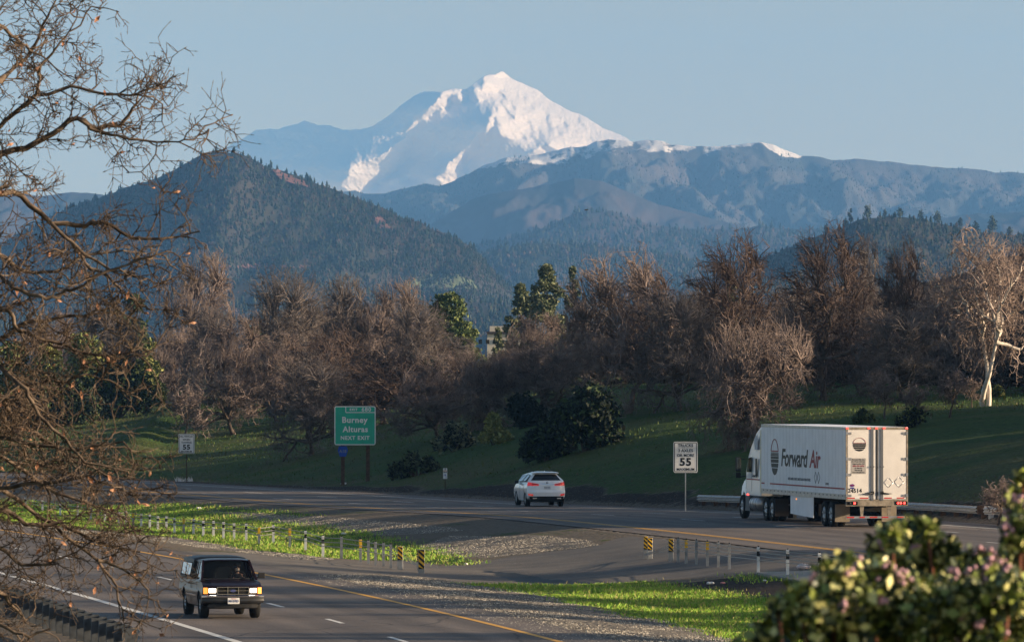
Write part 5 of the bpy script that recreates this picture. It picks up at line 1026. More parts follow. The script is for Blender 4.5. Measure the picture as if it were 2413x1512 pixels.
    q = MB(); q.prism([(-.01, .650), (.055, .660), (.085, .640), (.078, .600), (.05, .60)], -.875, .875, 'X', 12, 0, bw); q.build('bumper_chrome', chrome, bu)
    q = MB(); q.prism([(.0, .43), (.03, .40), (.03, .31), (.0, .28)], -.70, .70, 'X', 8, 0, bw); q.build('valance', dkpl, bu)
    q = MB(); q.box((0, .895, .50), (.33, .012, .17)); pl = q.build('number_plate', plate, o, .01); text('lettering', '90137E3', .085, ptxt, pl, (0, .9025, .492), (-1, 0, 0), EZ, bold=.002, sx=.98); text('lettering', 'California', .035, mat('plate_red', (.5, .05, .05), .5), pl, (0, .9025, .562), (-1, 0, 0), EZ, shear=.3)
    for s in (-1, 1):
        q = MB(); q.box((s * .955, -.28, 1.17), (.19, .07, .155)); mi_ = q.build('mirror', dkpl, o, .015); q = MB(); q.tube([(s * .80, -.26, 1.10), (s * .90, -.28, 1.13)], .025, 6); q.build('mirror_arm', dkpl, mi_)
        q = MB(); q.add([(s * .865, -.7 * 0 - .55, .60), (s * .865, -2.65, .60), (s * .865, -2.65, .64), (s * .865, -.55, .64)], [(0, 1, 2, 3)]); q.box((s * .862, -1.6, .62), (.014, 2.1, .035)); q.build('side_moulding', chrome, o)
        q = MB()
        for yy in (-.42, -1.50, -1.78): q.box((s * .853, yy, .72), (.006, .012, .62))
        q.build('door_seam', black_, o)
        for yy, ou in ((0, s), (-3.15, s)): wheel(o, s * .72, yy, .35, .24, ou)
    q = MB(); q.tube([(.3, -.02, 1.062), (.0, -.08, 1.09), (-.33, -.1, 1.10)], .008, 4); q.tube([(-.28, -.02, 1.062), (-.5, -.08, 1.09), (-.68, -.14, 1.10)], .008, 4); q.build('wipers', dkpl, o)
    q = MB(); q.box((0, -1.6, .36), (1.3, 4.6, .16)); q.build('chassis', black_, o)
    return o, pos
PK, PKpos = pickup()
def skin_body(verts, edges, radii, name, mt, parent, root=0, sub=2):
    me = bpy.data.meshes.new(name); me.from_pydata(verts, edges, []); ob = bpy.data.objects.new(name, me); COL.objects.link(ob); sk = ob.modifiers.new('s', 'SKIN')
    for i, r in enumerate(radii): me.skin_vertices[0].data[i].radius = (r, r) if not isinstance(r, tuple) else r
    me.skin_vertices[0].data[root].use_root = True; ob.modifiers.new('u', 'SUBSURF').levels = sub; bpy.context.view_layer.update()
    m2 = bpy.data.meshes.new_from_object(ob.evaluated_get(bpy.context.evaluated_depsgraph_get())); bpy.data.objects.remove(ob); m2.materials.clear(); m2.materials.append(mt); m2.polygons.foreach_set('use_smooth', [True] * len(m2.polygons)); m2.name = name
    return link(name, m2, parent)
def driver():
    rz = R(190); off_ = Vector((-.36, -.98, .72)); M = Matrix.Rotation(rz, 4, 'Z'); o = thing('person', 'driver with a white beard and dark cap at the wheel of the dark pickup', 'person', PKpos + M.to_3x3() @ off_, rz)
    skin = mat('skin', (.48, .30, .22), .6); shirt = mat('dark_shirt', (.02, .02, .025), .9)
    # pelvis, chest, neck, head, arms to the wheel, thighs
    v = [(0, 0, .05), (0, -.03, .25), (0, -.02, .42), (0, 0, .50), (0, .01, .545), (0, .02, .61), (0, .02, .69), (.17, -.02, .42), (.25, .10, .22), (.15, .32, .36), (-.17, -.02, .42), (-.25, .10, .22), (-.15, .32, .36), (.1, .38, .02), (-.1, .38, .02)]
    e = [(0, 1), (1, 2), (2, 3), (3, 4), (4, 5), (5, 6), (2, 7), (7, 8), (8, 9), (2, 10), (10, 11), (11, 12), (0, 13), (0, 14)]
    r = [.15, .15, .13, .055, .055, .085, .06, .065, .05, .033, .065, .05, .033, .08, .08]; skin_body(v, e, r, 'body', skin, o)
    q = MB(); q.ball((0, -.01, .30), 1, 8, 0, (.215, .14, .22)); q.ball((0, 0, .08), 1, 6, 0, (.18, .16, .16))
    for s in (-1, 1): q.tube([(s * .16, -.02, .43), (s * .255, .10, .22), (s * .20, .22, .30)], [.075, .06, .05], 8)
    q.build('shirt', shirt, o)
    h = Vector((0, .02, .655)); q = MB(); q.ball(tuple(h + Vector((0, .05, -.055))), 1, 6, 0, (.062, .045, .06)); q.ball(tuple(h + Vector((0, .085, -.02))), 1, 4, 0, (.04, .018, .014)); q.build('beard', mat('white_beard', (.62, .58, .54), .9), o)
    q = MB(); q.ball(tuple(h + Vector((0, -.005, .045))), 1, 7, 0, (.098, .108, .075)); q.box(tuple(h + Vector((0, .12, .045))), (.13, .10, .012)); q.build('cap', shirt, o)
    q = MB(); q.tube([h + Vector((0, .088, .02)), h + Vector((0, .112, -.01)), h + Vector((0, .09, -.015))], [.012, .017, .01], 6); q.build('nose', skin, o)
    q = MB()
    for s in (-1, 1): q.ball(tuple(h + Vector((s * .034, .083, .018))), .011, 4)
    q.build('eyes', sblack, o)
    for s in (-1, 1):
        q = MB()
        for k in range(4): q.tube([(s * .15, .32, .36 + .012 * k - .02), (s * .15 - s * .0, .355, .375 + .012 * k - .02), (s * .15, .36, .355 + .012 * k - .02)], [.009, .009, .007], 5)
        q.tube([(s * .15, .31, .37), (s * .13, .33, .40)], [.010, .008], 5); q.build('fingers', skin, o)
driver()
# white SUV -----------------------------------------------------------------
def suv():
    d = 374.0; o = thing('suv', 'white sport utility vehicle seen from behind with red tail lights on the far road', 'car', ((1289 - 1206.5) * d / F, d, float(zN(d)) + .022), R(9.)); wp = mat('white_paint', (.92, .92, .93), .2, spec=.5, coat=.8)
    def wf(x, y, z):
        ax = abs(x) / .94; k = 1 - (.36 * ((z - 1.12) / .58) ** 1.3 if z > 1.12 else 0) - .05 * max(0, .5 - z); k *= 1 - .04 * (z > 1.0) * (z - 1.0) 
        yy = y + (.26 * ax ** 4 if y < .9 else -.35 * ax ** 4 if y > 4. else 0); return (x * k, yy, z - (.085 * ax ** 3 if z > 1.58 else 0))
    # rear at y=0, forward +y ; rear axle 0.98, front axle 3.77
    prof = [(.10, .40), (.0, .50), (-.01, .70), (.05, .80), (.09, 1.0), (.13, 1.17), (.22, 1.27), (.52, 1.60), (.40, 1.655), (.9, 1.70), (1.8, 1.72), (2.5, 1.68), (3.0, 1.52), (3.55, 1.16), (4.3, 1.02), (4.72, .85), (4.83, .6), (4.78, .35), (4.30, .28)] + arch(3.77, .42, .33) [::-1] + [(3.2, .27), (1.5, .27)] + arch(.98, .42, .33)[::-1] + [(.45, .33)]
    # rear arch order runs front to back
    m = MB(); m.prism(prof, -.945, .945, 'X', 12, 0, wf); bo = m.build('body', wp, o, .02); slice_warp(bo, (.42, .52, .62, .72, .82, .92, 1.02, 1.1), lambda v: Vector((v.x * (1 - (.05 * ((v.z - .78) / .45) ** 2 if abs(v.x) > .6 and v.z < 1.2 else 0)), v.y, v.z)))
    def pl(name, pts, mt, nx=8, dn=.012, parent=o):   # pts: 4 (x, y, z): bl, br, tr, tl on the rear surface
        q = MB(); vs = []
        for i in range(nx + 1):
            t = i / nx
            for a, b in ((pts[0], pts[1]), (pts[3], pts[2])):
                p = [a[k] + (b[k] - a[k]) * t for k in range(3)]; w_ = wf(*p); vs.append((w_[0], w_[1] - dn, w_[2] + dn * .2))
        q.add(vs, [(2 * i, 2 * i + 2, 2 * i + 3, 2 * i + 1) for i in range(nx)], 0, True); return q.build(name, mt, parent)
    pl('rear_window', [(-.80, .225, 1.275), (.80, .225, 1.275), (.70, .475, 1.565), (-.70, .475, 1.565)], glassd)
    q = MB(); q.prism([(.36, 1.63), (.34, 1.665), (.70, 1.705), (.75, 1.67)], -.66, .66, 'X', 6, 0, lambda x, y, z: (x, y + .1 * (abs(x) / .66) ** 4, z - .03 * (abs(x) / .66) ** 4)); q.build('spoiler', wp, o, .01)
    for s in (-1, 1):
        a = [(s * .93, .10, 1.02), (s * .40, .10, 1.02), (s * .36, .115, 1.10), (s * .93, .13, 1.20)]; tl = pl('tail_light', a, redl, 6, .014); pl('lens', [(s * .72, .11, 1.085), (s * .42, .11, 1.075), (s * .40, .115, 1.10), (s * .74, .125, 1.14)], dkpl, 4, .02, tl)
        pl('reflector', [(s * .90, -.005, .55), (s * .68, -.005, .52), (s * .68, -.005, .60), (s * .90, 0, .63)], redl, 3, .012)
        # side glass
        q = MB(); sidep = [(.55, 1.24), (3.25, 1.20), (2.85, 1.50), (2.45, 1.61), (1.7, 1.64), (1.0, 1.60)]; vs = [wf(s * .948, y, z) for y, z in sidep]; q.add([(v[0] + s * .006, v[1], v[2]) for v in vs], [tuple(range(6))]); q.build('side_window', mat('side_glass_blue', (.28, .34, .42), .1, .5, spec=.8), o)
        q = MB()
        for a, b in (((.98, 1.235), (1.02, 1.60)), ((1.95, 1.22), (1.92, 1.635)), ((.55, 1.235), (3.3, 1.195)), ((.55, 1.24), (1.0, 1.61)), ((1.0, 1.61), (1.9, 1.65))): va, vb = wf(s * .95, *a), wf(s * .95, *b); q.tube([(va[0] + s * .01, va[1], va[2]), (vb[0] + s * .01, vb[1], vb[2])], .014, 4)
        q.build('window_trim', dkpl, o)
        q = MB(); q.box((s * 1.03, 3.0, 1.16), (.20, .10, .15)); q.build('mirror', dkpl, o, .02)
        q = MB(); q.tube([(s * .52, .75, 1.66), (s * .53, 1.0, 1.735), (s * .52, 2.3, 1.735), (s * .50, 2.55, 1.66)], .018, 6); q.build('roof_rail', dkpl, o)
        q = MB()
        for yy in (1.36, 2.55): q.box((s * .946, yy, .75), (.006, .012, .75))
        q.build('door_seam', black_, o)
        q = MB(); q.box((s * .955, 1.72, 1.02), (.02, .18, .03)); q.build('door_handle', wp, o)
        for yy in (.98, 3.77): wheel(o, s * .83, yy, .36, .23, s)
        q = MB(); q.box((s * .60, .02, .40), (.20, .06, .07)); q.build('exhaust', chrome, o, .01)
    pl('lower_bumper', [(-.80, .04, .33), (.80, .04, .33), (.86, -.005, .50), (-.86, -.005, .50)], dkpl, 8, .016); q = MB(); q.box((0, .12, .30), (1.3, .3, .14)); q.box((0, 2.4, .30), (1.5, 4.2, .14)); q.build('underbody', black_, o)
    pl('hatch_seam', [(-.62, .04, .752), (.62, .04, .752), (.62, .04, .762), (-.62, .04, .762)], mat('seam', (.15, .17, .2), .6), 6, .006); pl('chrome_strip', [(-.40, .10, 1.075), (.40, .10, 1.075), (.40, .105, 1.10), (-.40, .105, 1.10)], chrome, 5, .014)
    q = MB(); q.box((.02, .055, .93), (.31, .012, .155)); pp = q.build('number_plate', plate, o, .008); text('lettering', '8LRS 415', .08, ptxt, pp, (.02, .048, .925), EX, EZ, bold=.002, sx=.9)
    q = MB(); q.tube([(.05 * math.cos(t) + .02, .105, 1.165 + .035 * math.sin(t)) for t in np.linspace(0, 2 * PI, 15)], .008, 4); q.tube([(.0, .105, 1.185), (-.005, .105, 1.155), (.05, .105, 1.15)], .007, 4); q.build('emblem', sblack, o)
    q = MB(); q.box((.0, .85, 1.73), (.02, .12, .05)); q.build('antenna', wp, o)
suv()
# tractor and box trailer ---------------------------------------------------
def big_truck():
    d = 311.0; pos = Vector(((2066 - 1206.5) * d / F, d, float(zN(d)) + .022)); o = thing('truck_trailer', 'long white box trailer with a cargo company logo, coupled behind the white truck cab', 'trailer', pos, R(10.4))
    tw_ = mat('trailer_white_skylit', (.84, .85, .90), .45, spec=.4, var=.05, scale=1.5); tdoor = mat('trailer_door_white_sunlit', (.78, .75, .72), .5, var=.05, scale=2); alu = mat('aluminium', (.5, .5, .52), .4, .8, var=.15, scale=3); logo = mat('logo_black', (.02, .02, .022), .5); lred = mat('logo_red', (.30, .02, .03), .5); rodm = mat('lock_rod_grey', (.13, .14, .16), .5); rt = mat('tape_red', (.55, .03, .03), .4); dirt_ = mat('dirty_steel', (.28, .24, .19), .8, var=.3, scale=6); flap = mat('mud_flap', (.26, .22, .17), .9, var=.15, scale=3)  # same white twice: cool shade tint on sides, warm sun tint on doors
    W2 = 1.295; L = 16.15; Z0, Z1 = 1.17, 4.11
    m = MB(); m.box((0, L / 2, (Z0 + Z1) / 2), (2 * W2, L, Z1 - Z0)); m.build('box_body', tw_, o, .01, 1)
    m = MB()
    for k in range(1, 26): m.box((-W2 - .0015, L * k / 26, (Z0 + Z1) / 2 + .1), (.003, .012, Z1 - Z0 - .45))
    for k in range(1, 26): m.box((W2 + .0015, L * k / 26, (Z0 + Z1) / 2 + .1), (.003, .012, Z1 - Z0 - .45))
    m.build('panel_seams', mat('seam_grey', (.50, .50, .54), .5), o)
    m = MB()
    for s in (-1, 1): m.box((s * (W2 + .006), L / 2, Z1 - .06), (.012, L, .12)); m.box((s * (W2 + .007), L / 2, 1.27), (.014, L, .21))
    m.build('side_rails', alu, o); m = MB()
    for k in range(22): m.box((-W2 - .0155, .5 + k * .72, 1.31), (.003, .20, .06))
    m.build('rail_marks', mat('rail_mark', (.16, .17, .2), .6), o)
    # doors and frame on the rear face
    rf = MB(); rf.box((-W2 + .03, -.02, 2.6), (.06, .04, 2.95)); rf.box((W2 - .03, -.02, 2.6), (.06, .04, 2.95)); rf.box((0, -.02, 4.06), (2 * W2 - .12, .04, .10)); rf.box((0, -.02, 1.03), (2 * W2, .05, .26)); rf.build('rear_frame', dirt_, o)
    for s, nm in ((-1, 'l'), (1, 'r')):
        q = MB(); q.box((s * .625, -.018, 2.585), (1.19, .03, 2.83)); dr = q.build('door', tdoor, o, .008, 1)
        q = MB(); q.box((s * .20, -.045, 2.58), (.11, .028, 2.9)); q.box((s * .20, -.05, 2.5), (.17, .05, .05)); q.build('lock_rod', rodm, dr); q = MB(); q.tube([(s * .20, -.075, 1.42), (s * .62, -.07, 1.40)], [.035, .012], 6); q.box((s * .20, -.07, 1.44), (.14, .05, .12)); q.build('door_handle', dkpl, dr)
        for zz in (3.86, 2.82, 2.18, 1.33): q = MB(); q.box((s * 1.17, -.042, zz), (.22, .02, .09)); q.box((s * 1.25, -.05, zz), (.08, .03, .12)); q.build('hinge', alu, dr)
        q = MB(); q.box((s * .02, -.036, 2.585), (.035, .012, 2.83)); q.build('gasket', dkpl, dr)
    q = MB(); wt = MB()
    for x0, x1, r in ((-1.24, -.92, 1), (-.92, -.72, 0), (-.72, -.36, 1), (.30, .62, 1), (.62, .82, 0), (.82, 1.14, 1)): (q if r else wt).box(((x0 + x1) / 2, -.036, 1.225), (x1 - x0, .006, .045))
    q.build('reflective_tape', rt, o); wt.build('reflective_tape', swhite, o)
    # bumper bar
    ic = MB(); ic.box((-.05, .02, .445), (2.45, .08, .09)); bar = ic.build('rear_bumper', alu, o); q = MB()
    for x0, x1 in ((-1.25, -.95), (-.72, -.5) , (-.30, .02), (.20, .48), (.85, 1.12)): q.box(((x0 + x1) / 2, -.0225, .445), (x1 - x0, .005, .05))
    q.build('bumper_tape', rt, bar)
    for x in (-.62, .52): q = MB(); q.prism([(x - .09, .93), (x + .09, .93), (x + .05, .49), (x - .05, .49)], 0, .06, 'Y'); q.build('bumper_strut', dirt_, bar)
    for xs_ in ((-1.13, -.94), (.88, .99, 1.14)):
        b = MB(); b.box((sum((xs_[0], xs_[-1])) / 2, -.05, 1.02), (xs_[-1] - xs_[0] + .26, .015, .15)); lb = b.build('light_box', black_, o)
        for x in xs_: q = MB(); q.lathe((x, -.062, 1.02), [(0, .048), (-.012, .045), (-.018, .001)], 'Y', 12); q.build('tail_light', redon if x != -1.13 else dkpl, lb)
    for x in (-1.24, -.34, -.02, .30, 1.24): q = MB(); q.box((x, -.05, 4.065), (.09, .02, .035)); q.build('marker_light', redon, o)
    # writing on the doors
    cx, cz, r = -.73, 3.40, .275; q = MB()
    def chord(z0, z1, n=8):
        P_ = []
        for i in range(n + 1): z = z0 + (z1 - z0) * i / n; P_.append((math.sqrt(max(0, r * r - z * z)), z))
        return [(cx + a, cz + z) for a, z in P_] + [(cx - a, cz + z) for a, z in reversed(P_)]
    for a, b in ((-.275, -.185), (-.17, -.10), (-.088, -.04), (-.032, 0.0), (.008, .03), (.036, .05)): q.prism(chord(a, b), -.0345, -.038, 'Y')
    lg = q.build('logo', logo, o); q = MB(); q.tube([(cx + r * math.cos(t), -.036, cz + r * math.sin(t)) for t in np.linspace(.22, PI - .22, 16)], .009, 4); q.box((cx, -.036, cz + .062), (.53, .006, .014)); q.build('logo_arc', lred, lg)
    q = MB(); q.box((-.77, -.0355, 2.53), (.62, .004, .64)); sgn = q.build('notice', mat('notice_grey', (.42, .40, .39), .5), o)
    for s_, z, sz, mt in (('Forward Air, Inc.', 2.79, .078, logo), ('For Owner Operator', 2.71, .065, logo), ('Opportunities, Call', 2.62, .065, logo), ('800-496-4696', 2.53, .085, lred), ('Or Visit Our', 2.44, .062, logo), ('Web Site @', 2.355, .062, logo), ('www.drivefaf.com', 2.27, .07, logo)): text('lettering', s_, sz, mt, sgn, (-.77, -.039, z), EX, EZ, bold=.0015, sx=.98)
    text('numerals', '24514', .235, logo, o, (-.92, -.035, 1.52), EX, EZ, bold=.005); q = MB(); q.prism([(-1.03 + .10 * math.cos(t), 1.74 + .06 * math.sin(t)) for t in np.linspace(0, 2 * PI, 15)[:-1]], -.0345, -.038, 'Y'); q.box((-1.03, -.036, 1.635), (.17, .004, .05)); mk = q.build('maker_badge', mat('badge_blue', (.05, .05, .30), .5), o); text('lettering', 'UTILITY', .05, rt, mk, (-1.03, -.040, 1.74), EX, EZ, bold=.002)
    for cx2, cz2, r2 in ((.49, 1.86, .20), (.93, 1.88, .21)):
        q = MB(); c4 = [(cx2 + r2, cz2), (cx2, cz2 + r2), (cx2 - r2, cz2), (cx2, cz2 - r2)]
        for a, b in zip(c4, c4[1:] + c4[:1]): q.tube([(a[0], -.036, a[1]), (b[0], -.036, b[1])], .010, 4)
        q.build('placard_frame', alu, o)
    # writing on the left side: reads front to rear, +X of text runs towards -Y
    XL = -W2 - .004; EXs = (0, -1, 0); cy, cz, r = 13.45, 2.74, .77; q = MB()
    def chs(z0, z1, n=10):
        P_ = [(math.sqrt(max(0, r * r - (z0 + (z1 - z0) * i / n) ** 2)), z0 + (z1 - z0) * i / n) for i in range(n + 1)]; return [(cy + a, cz + z) for a, z in P_] + [(cy - a, cz + z) for a, z in reversed(P_)]
    for a, b in ((-.77, -.47), (-.445, -.27), (-.245, -.10), (-.08, .02), (.035, .09), (.10, .14), (.15, .175), (.19, .205)): q.prism(chs(a, b), XL, XL - .003, 'X')
    lg = q.build('logo', logo, o); q = MB(); q.tube([(XL - .001, cy + (r - .02) * math.cos(t), cz + (r - .02) * math.sin(t)) for t in np.linspace(.33, PI - .33, 20)], .022, 4); q.box((XL - .001, cy, cz + .25), (.004, 1.4, .045)); q.build('logo_arc', lred, lg)
    text('lettering', 'Forward', 1.02, logo, o, (XL, 9.72, 2.70), EXs, EZ, bold=.022, shear=.22, sx=1.50, space=.95); text('lettering', 'Air', 1.02, lred, o, (XL, 5.75, 2.70), EXs, EZ, bold=.022, shear=.22, sx=1.50, space=.95)
    text('lettering', "NORTH AMERICA'S MOST COMPLETE ROAD FEEDER NETWORK", .15, rodm, o, (XL, 8.7, 1.86), EXs, EZ, bold=.002, sx=1.0); text('lettering', 'AIR RIDE', .14, rodm, o, (XL, 3.4, 1.75), EXs, EZ, bold=.002, sx=1.1)
    q = MB(); q.box((XL, 7.3, 1.60), (.004, 14.2, .06)); q.box((XL, 15.8, 1.60), (.004, .6, .06)); q.build('side_stripe', lred, o); q = MB()
    for yy in (5.55, 5.0):
        c4 = [(yy + .25, 1.98), (yy, 2.22), (yy - .25, 1.98), (yy, 1.74)]
        for a, b in zip(c4, c4[1:] + c4[:1]): q.tube([(XL, *a), (XL, *b)], .012, 4)
    q.build('placard_frame', rodm, o)
    # running gear of the trailer
    q = MB(); q.box((-.45, 7, .98), (.12, 13, .3)); q.box((.45, 7, .98), (.12, 13, .3)); q.box((0, 3.6, .75), (2.0, 2.6, .25)); q.box((0, 3.0, .52), (2.2, .14, .14)); q.box((0, 4.25, .52), (2.2, .14, .14)); q.build('chassis', black_, o)
    for s in (-1, 1):
        for yy in (3.0, 4.25):
            wheel(o, s * 1.13, yy, .51, .26, s, rimm, 8); wheel(o, s * .80, yy, .51, .26, s, rimm, 8)
        q = MB(); q.box((s * .98, 1.98, .58), (.62, .02, .72)); q.build('mud_flap', flap, o)
        q = MB(); q.prism([(6.2, .30), (6.2, 1.17), (10.6, 1.17), (10.6, .40)], s * 1.23, s * 1.25, 'X'); q.build('side_skirt', tw_, o)
        q = MB(); q.box((s * .7, 12.2, .65), (.12, .12, 1.0)); q.box((s * .7, 12.2, .15), (.25, .25, .03)); q.build('landing_leg', dirt_, o)
    q = MB(); q.lathe((-1.262, 9.4, 1.03), [(0, .035), (-.015, .03), (-.02, .001)], 'X', 10); q.build('marker_light', amber, o)
    # tractor
    t = thing('truck_cab', 'white sleeper truck cab pulling the long box trailer', 'truck', pos + Matrix.Rotation(R(10.4), 3, 'Z') @ Vector((0, 20.6, 0)), R(10.4)); cw = mat('cab_white', (.76, .77, .80), .3, spec=.5, coat=.5); ext = mat('extender_sunlit_cream', (.72, .66, .50), .5)  # cream tint stands for warm sun on the rear-facing extenders
    yo = -20.6
    def cwf(x, y, z): k = 1 - .10 * max(0, z - 2.6) - .02 * max(0, y - .2); yy = y - .30 * (abs(x) / 1.2) ** 3 * (y > -.6) * (1 if z < 2.2 else .6); return (x * k, yy, z)
    cab = [(-3.75, 1.0), (-3.75, 3.85), (-3.55, 4.0), (-3.0, 3.98), (-2.3, 3.72), (-1.5, 3.05), (-1.25, 2.75), (-.75, 2.0), (-.75, 1.0)]
    q = MB(); q.prism(cab, -1.18, 1.18, 'X', 8, 0, cwf); q.build('cab_body', cw, t, .05); hood = [(-.85, .95), (-.85, 2.02), (-.2, 1.92), (.7, 1.72), (1.15, 1.50), (1.25, 1.1), (1.22, .5), (.95, .42)] + arch(0.15, .60, .55)[::-1] + [(-.6, .6)]
    q = MB(); q.prism(hood, -1.16, 1.16, 'X', 10, 0, lambda x, y, z: (x * (1 - .10 * max(0, y) - .18 * max(0, z - 1.35)), y - .32 * (abs(x) / 1.16) ** 3, z - .10 * (abs(x) / 1.16) ** 3 * (z > 1.4))); q.build('hood', cw, t, .04)
    for s in (-1, 1):
        q = MB(); q.prism([(-4.25, 1.15), (-4.25, 3.85), (-3.76, 3.85), (-3.76, 1.15)], s * 1.16, s * 1.20, 'X'); q.add([(s * 1.19, -4.26, 1.15), (s * .86, -4.0, 1.15), (s * .80, -4.0, 3.8), (s * 1.17, -4.26, 3.8)], [(0, 1, 2, 3), (3, 2, 1, 0)]); q.build('side_extender', ext, t)
        q = MB(); q.add([(s * 1.185, -.95, 2.02), (s * 1.185, -1.95, 2.02), (s * 1.172, -1.95, 2.68), (s * 1.172, -1.25, 2.62)], [(0, 1, 2, 3)]); q.build('side_window', glassd, t); q = MB(); q.box((s * 1.185, -2.9, 2.25), (.012, .32, .75)); q.build('sleeper_window', dkpl, t, .01)
        q = MB(); q.prism([(-3.1, 3.0), (-2.55, 3.0), (-2.35, 3.35), (-2.7, 3.60), (-3.1, 3.62)], s * 1.155, s * 1.165, 'X'); q.build('fairing_recess', mat('recess_grey', (.5, .53, .58), .5), t)
        q = MB(); q.box((s * 1.19, -2.3, 1.72), (.01, 2.6, .05)); q.build('side_stripe', lred, t); q = MB(); q.box((s * 1.19, -1.98, 1.9), (.006, .015, 1.4)); q.box((s * 1.19, -.88, 1.8), (.006, .015, 1.0)); q.build('door_seam', dkpl, t)
        q = MB(); q.box((s * 1.47, -.55, 2.35), (.24, .12, .62)); q.box((s * 1.47, -.55, 1.88), (.22, .12, .24)); mi_ = q.build('mirror', dkpl, t, .03); q = MB(); q.tube([(s * 1.15, -.8, 2.55), (s * 1.42, -.55, 2.6)], .022, 5); q.tube([(s * 1.15, -.8, 1.85), (s * 1.42, -.55, 1.80)], .03, 5); q.build('mirror_arm', dkpl, mi_)
        q = MB(); q.box((s * 1.47, -.617, 2.38), (.19, .012, .5)); q.build('mirror_glass', mat('mirror_glass', (.15, .18, .2), .1, .8), mi_)
        q = MB(); q.lathe((s * .88, 0, .68), [(-3.1 , .001), (-3.1, .33), (-1.6, .33), (-1.6, .001)], 'Y', 20); q.build('fuel_tank', alu, t); q = MB()
        for yy in (-2.85, -2.35, -1.85): q.lathe((s * .88, yy, .68), [(-.03, .336), (.03, .336)], 'Y', 20)
        q.build('tank_strap', dkpl, t)
        q = MB(); q.prism([(-1.5, .35), (-1.5, 1.0), (-.7, 1.0), (-.6, .35)], s * 1.0, s * 1.17, 'X'); q.build('step_panel', mat('step_grey', (.12, .13, .14), .6), t); wheel(t, s * 1.03, .15, .51, .28, s, rimm, 10)
        for yy in (-4.95, -6.2): wheel(t, s * 1.10, yy, .51, .26, s, rimm, 8); wheel(t, s * .77, yy, .51, .26, s, rimm, 8)
        q = MB(); q.box((s * .95, -6.95, .60), (.6, .02, .75)); q.build('mud_flap', mat('mud_flap_dark', (.06, .05, .045), .9), t)
    q = MB(); q.box((-.42, -4, .85), (.1, 6.5, .28)); q.box((.42, -4, .85), (.1, 6.5, .28)); q.box((0, -5.6, .55), (1.9, 2.4, .2)); q.box((0, -5.6, 1.08), (1.0, 1.0, .12)); q.build('chassis', black_, t)
    q = MB(); q.box((-1.17, -1.2, 1.05), (.03, .35, .06)); q.build('marker_light', redon, t)
    for zz in (3.25, 2.45, 1.45): q = MB(); q.box((-1.02, -4.27, zz), (.13, .02, .16)); q.build('vent', dkpl, t)
    text('lettering', 'Forward Air', .22, logo, t, (-1.195, -2.6, 1.88), EXs, EZ, shear=.25, sx=.9)
big_truck()

# ------------------------------------------------------------------ far buildings, litter, bird
def building():
    d = 900.; p0 = P(1112, 830, d); g_ = G(p0.x, d).item(); m = d / F; o = thing('building', 'cream flat-roofed building partly hidden behind the bare oaks in the centre gap', 'building', (p0.x, d, g_)); cream = mat('cream_wall', (.66, .60, .52), .9, var=.08, scale=.3); zz = lambda y: HC - (y - HZ) * m - g_
    q = MB(); q.box((2.2 + 42 * m, 6, (zz(785)) / 2), (100 * m, 12, zz(785))); w_ = q.build('wall', cream, o); q = MB(); q.box((62 * m, 5.5, (zz(768)) / 2), (40 * m, 10, zz(768))); q.build('upper_block', cream, o); q = MB(); q.box((2.2 + 42 * m, 6, zz(784)), (102 * m, 12.3, .3)); q.build('roof', mat('roof_dark', (.06, .05, .05), .8), o)
    for k in range(6): q = MB(); q.box((1.0 + k * .85, -.02, zz(805)), (.42, .05, .5)); q.build('window', glassd, o)
building()
def house():
    d = 690.; p0 = P(2345, 705, d); m = d / F; g_ = p0.z; o = thing('house', 'small beige house on the brown slope behind the white-trunked oak', 'house', (p0.x, d, g_)); q = MB(); q.box((0, 2, 32 * m), (46 * m, 4, 66 * m)); q.build('wall', mat('beige_wall', (.36, .29, .22), .9, var=.1, scale=1), o); q = MB(); q.prism([(-28 * m, 64 * m), (28 * m, 64 * m), (20 * m, 80 * m), (-20 * m, 80 * m)], -.3, 4.3, 'Y'); q.build('roof', mat('brown_roof', (.12, .07, .05), .9), o); q = MB(); q.box((6 * m, -.02, 42 * m), (12 * m, .05, 10 * m)); wn = q.build('window', glassd, o); q = MB(); q.box((6 * m, -.06, 42 * m), (1 * m, .04, 10 * m)); q.build('window_bar', swhite, wn)
house()
def litter(name, label, px, py, s, mt, seed, cat='litter', flat=.6):
    p = hit(px, py); rs = random.Random(seed); q = MB()
    for k in range(3): q.ball((rs.uniform(-.4, .4) * s, rs.uniform(-.3, .3) * s, s * .35 * flat), s * rs.uniform(.3, .5), 4, 0, (1, .8, flat))
    q.v = [(x + rs.gauss(0, s * .04), y + rs.gauss(0, s * .04), z + rs.gauss(0, s * .03)) for x, y, z in q.v]; me = q.mesh(name, mt); o = link(name, me); o.location = p; tag(o, label, cat, 'litter in the median'); return o
lw = mat('litter_white', (.75, .75, .75), .7)
litter('plastic_bag', 'crumpled white plastic bag beyond the right cable barrier', 1899, 1341, .42, mat('bag_white', (.70, .68, .70), .6, col2=(.82, .60, .58), scale=9), 1)
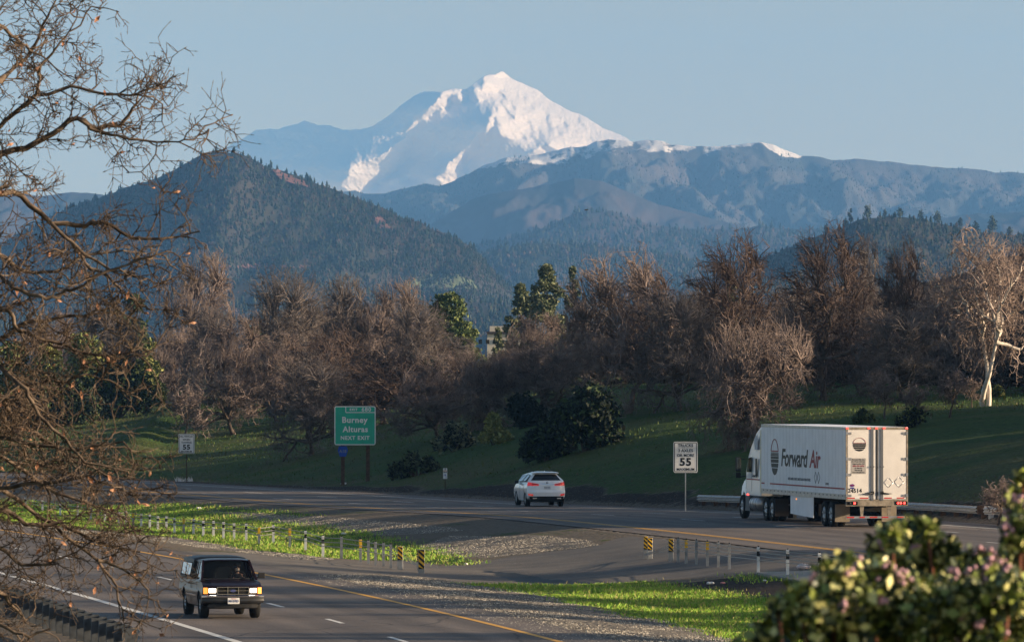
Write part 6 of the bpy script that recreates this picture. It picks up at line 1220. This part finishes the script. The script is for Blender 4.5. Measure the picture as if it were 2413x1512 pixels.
for i, (px, py, s, lb) in enumerate([(812, 1259, .22, 'pale scrap of litter in the grass behind the left cable barrier'), (468, 1198, .18, 'white scrap near the strip of grass at the far yellow line'), (1674, 1376, .16, 'white cup lying at the edge of the right grass patch'), (1703, 1375, .14, 'pinkish paper cup right of the white cup'), (1100, 1330, .16, 'white scrap at the tip of the left grass patch'), (808, 1141, .25, 'white bag at the foot of the left exit sign post'), (1800, 1369, .12, 'bluish scrap beside the concrete pad')]):
    litter('litter', lb, px, py, s, lw if i != 3 else mat('cup_pink', (.6, .25, .25), .6), i + 3)
def pad():
    pts = [hit(*q) for q in ((1779, 1352), (1937, 1347), (1990, 1380), (1903, 1376), (1828, 1361))]; q = MB(); top = [(p.x, p.y, p.z + .06) for p in pts]; bot = [(p.x, p.y, p.z - .2) for p in pts]; n = len(pts); q.add(top + bot, [tuple(reversed(range(n)))] + [((i + 1) % n, i, n + i, n + (i + 1) % n) for i in range(n)]); o = q.build('concrete_pad', mat('concrete', (.30, .28, .25), .9, var=.15, scale=4)); tag(o, 'pale concrete pad under the right cable barrier posts', 'concrete pad')
pad()
def bird():
    p = P(1382, 495, 420); o = thing('bird', 'small dark bird flying in front of the blue ridges', 'bird', p, .4); bm = mat('bird_dark', (.02, .018, .016), .9)
    skin_body([(-.07, 0, 0), (0, 0, 0), (.08, 0, .01), (.12, 0, .02), (-.14, 0, .005)], [(0, 1), (1, 2), (2, 3), (0, 4)], [.025, .034, .02, .018, (.03, .006)], 'body', bm, o, 1, 1)
    for s in (-1, 1): q = MB(); q.add([(.04, s * .02, .01), (-.05, s * .02, .01), (-.04, s * .13, .04), (-.06, s * .24, .0), (.0, s * .15, .05)], [(0, 1, 2, 4), (4, 2, 3), (3, 2, 4), (4, 2, 1, 0)]); q.build('wing', bm, o)
bird()
def reeds():
    p = hit(432, 1134); q = MB(); rs = random.Random(3)
    for k in range(60): x, y = rs.uniform(-.5, .6), rs.uniform(-.4, .4); h = rs.uniform(.1, .35); q.add([(x - .02, y, 0), (x + .02, y, 0), (x + rs.gauss(0, .1), y, h)], [(0, 1, 2)])
    o = link('weed_clump', q.mesh('weed_clump', mat('pale_weed', (.55, .6, .66), .8))); o.location = p; tag(o, 'pale bluish weed clump at the foot of the towing speed sign', 'plant')
reeds()
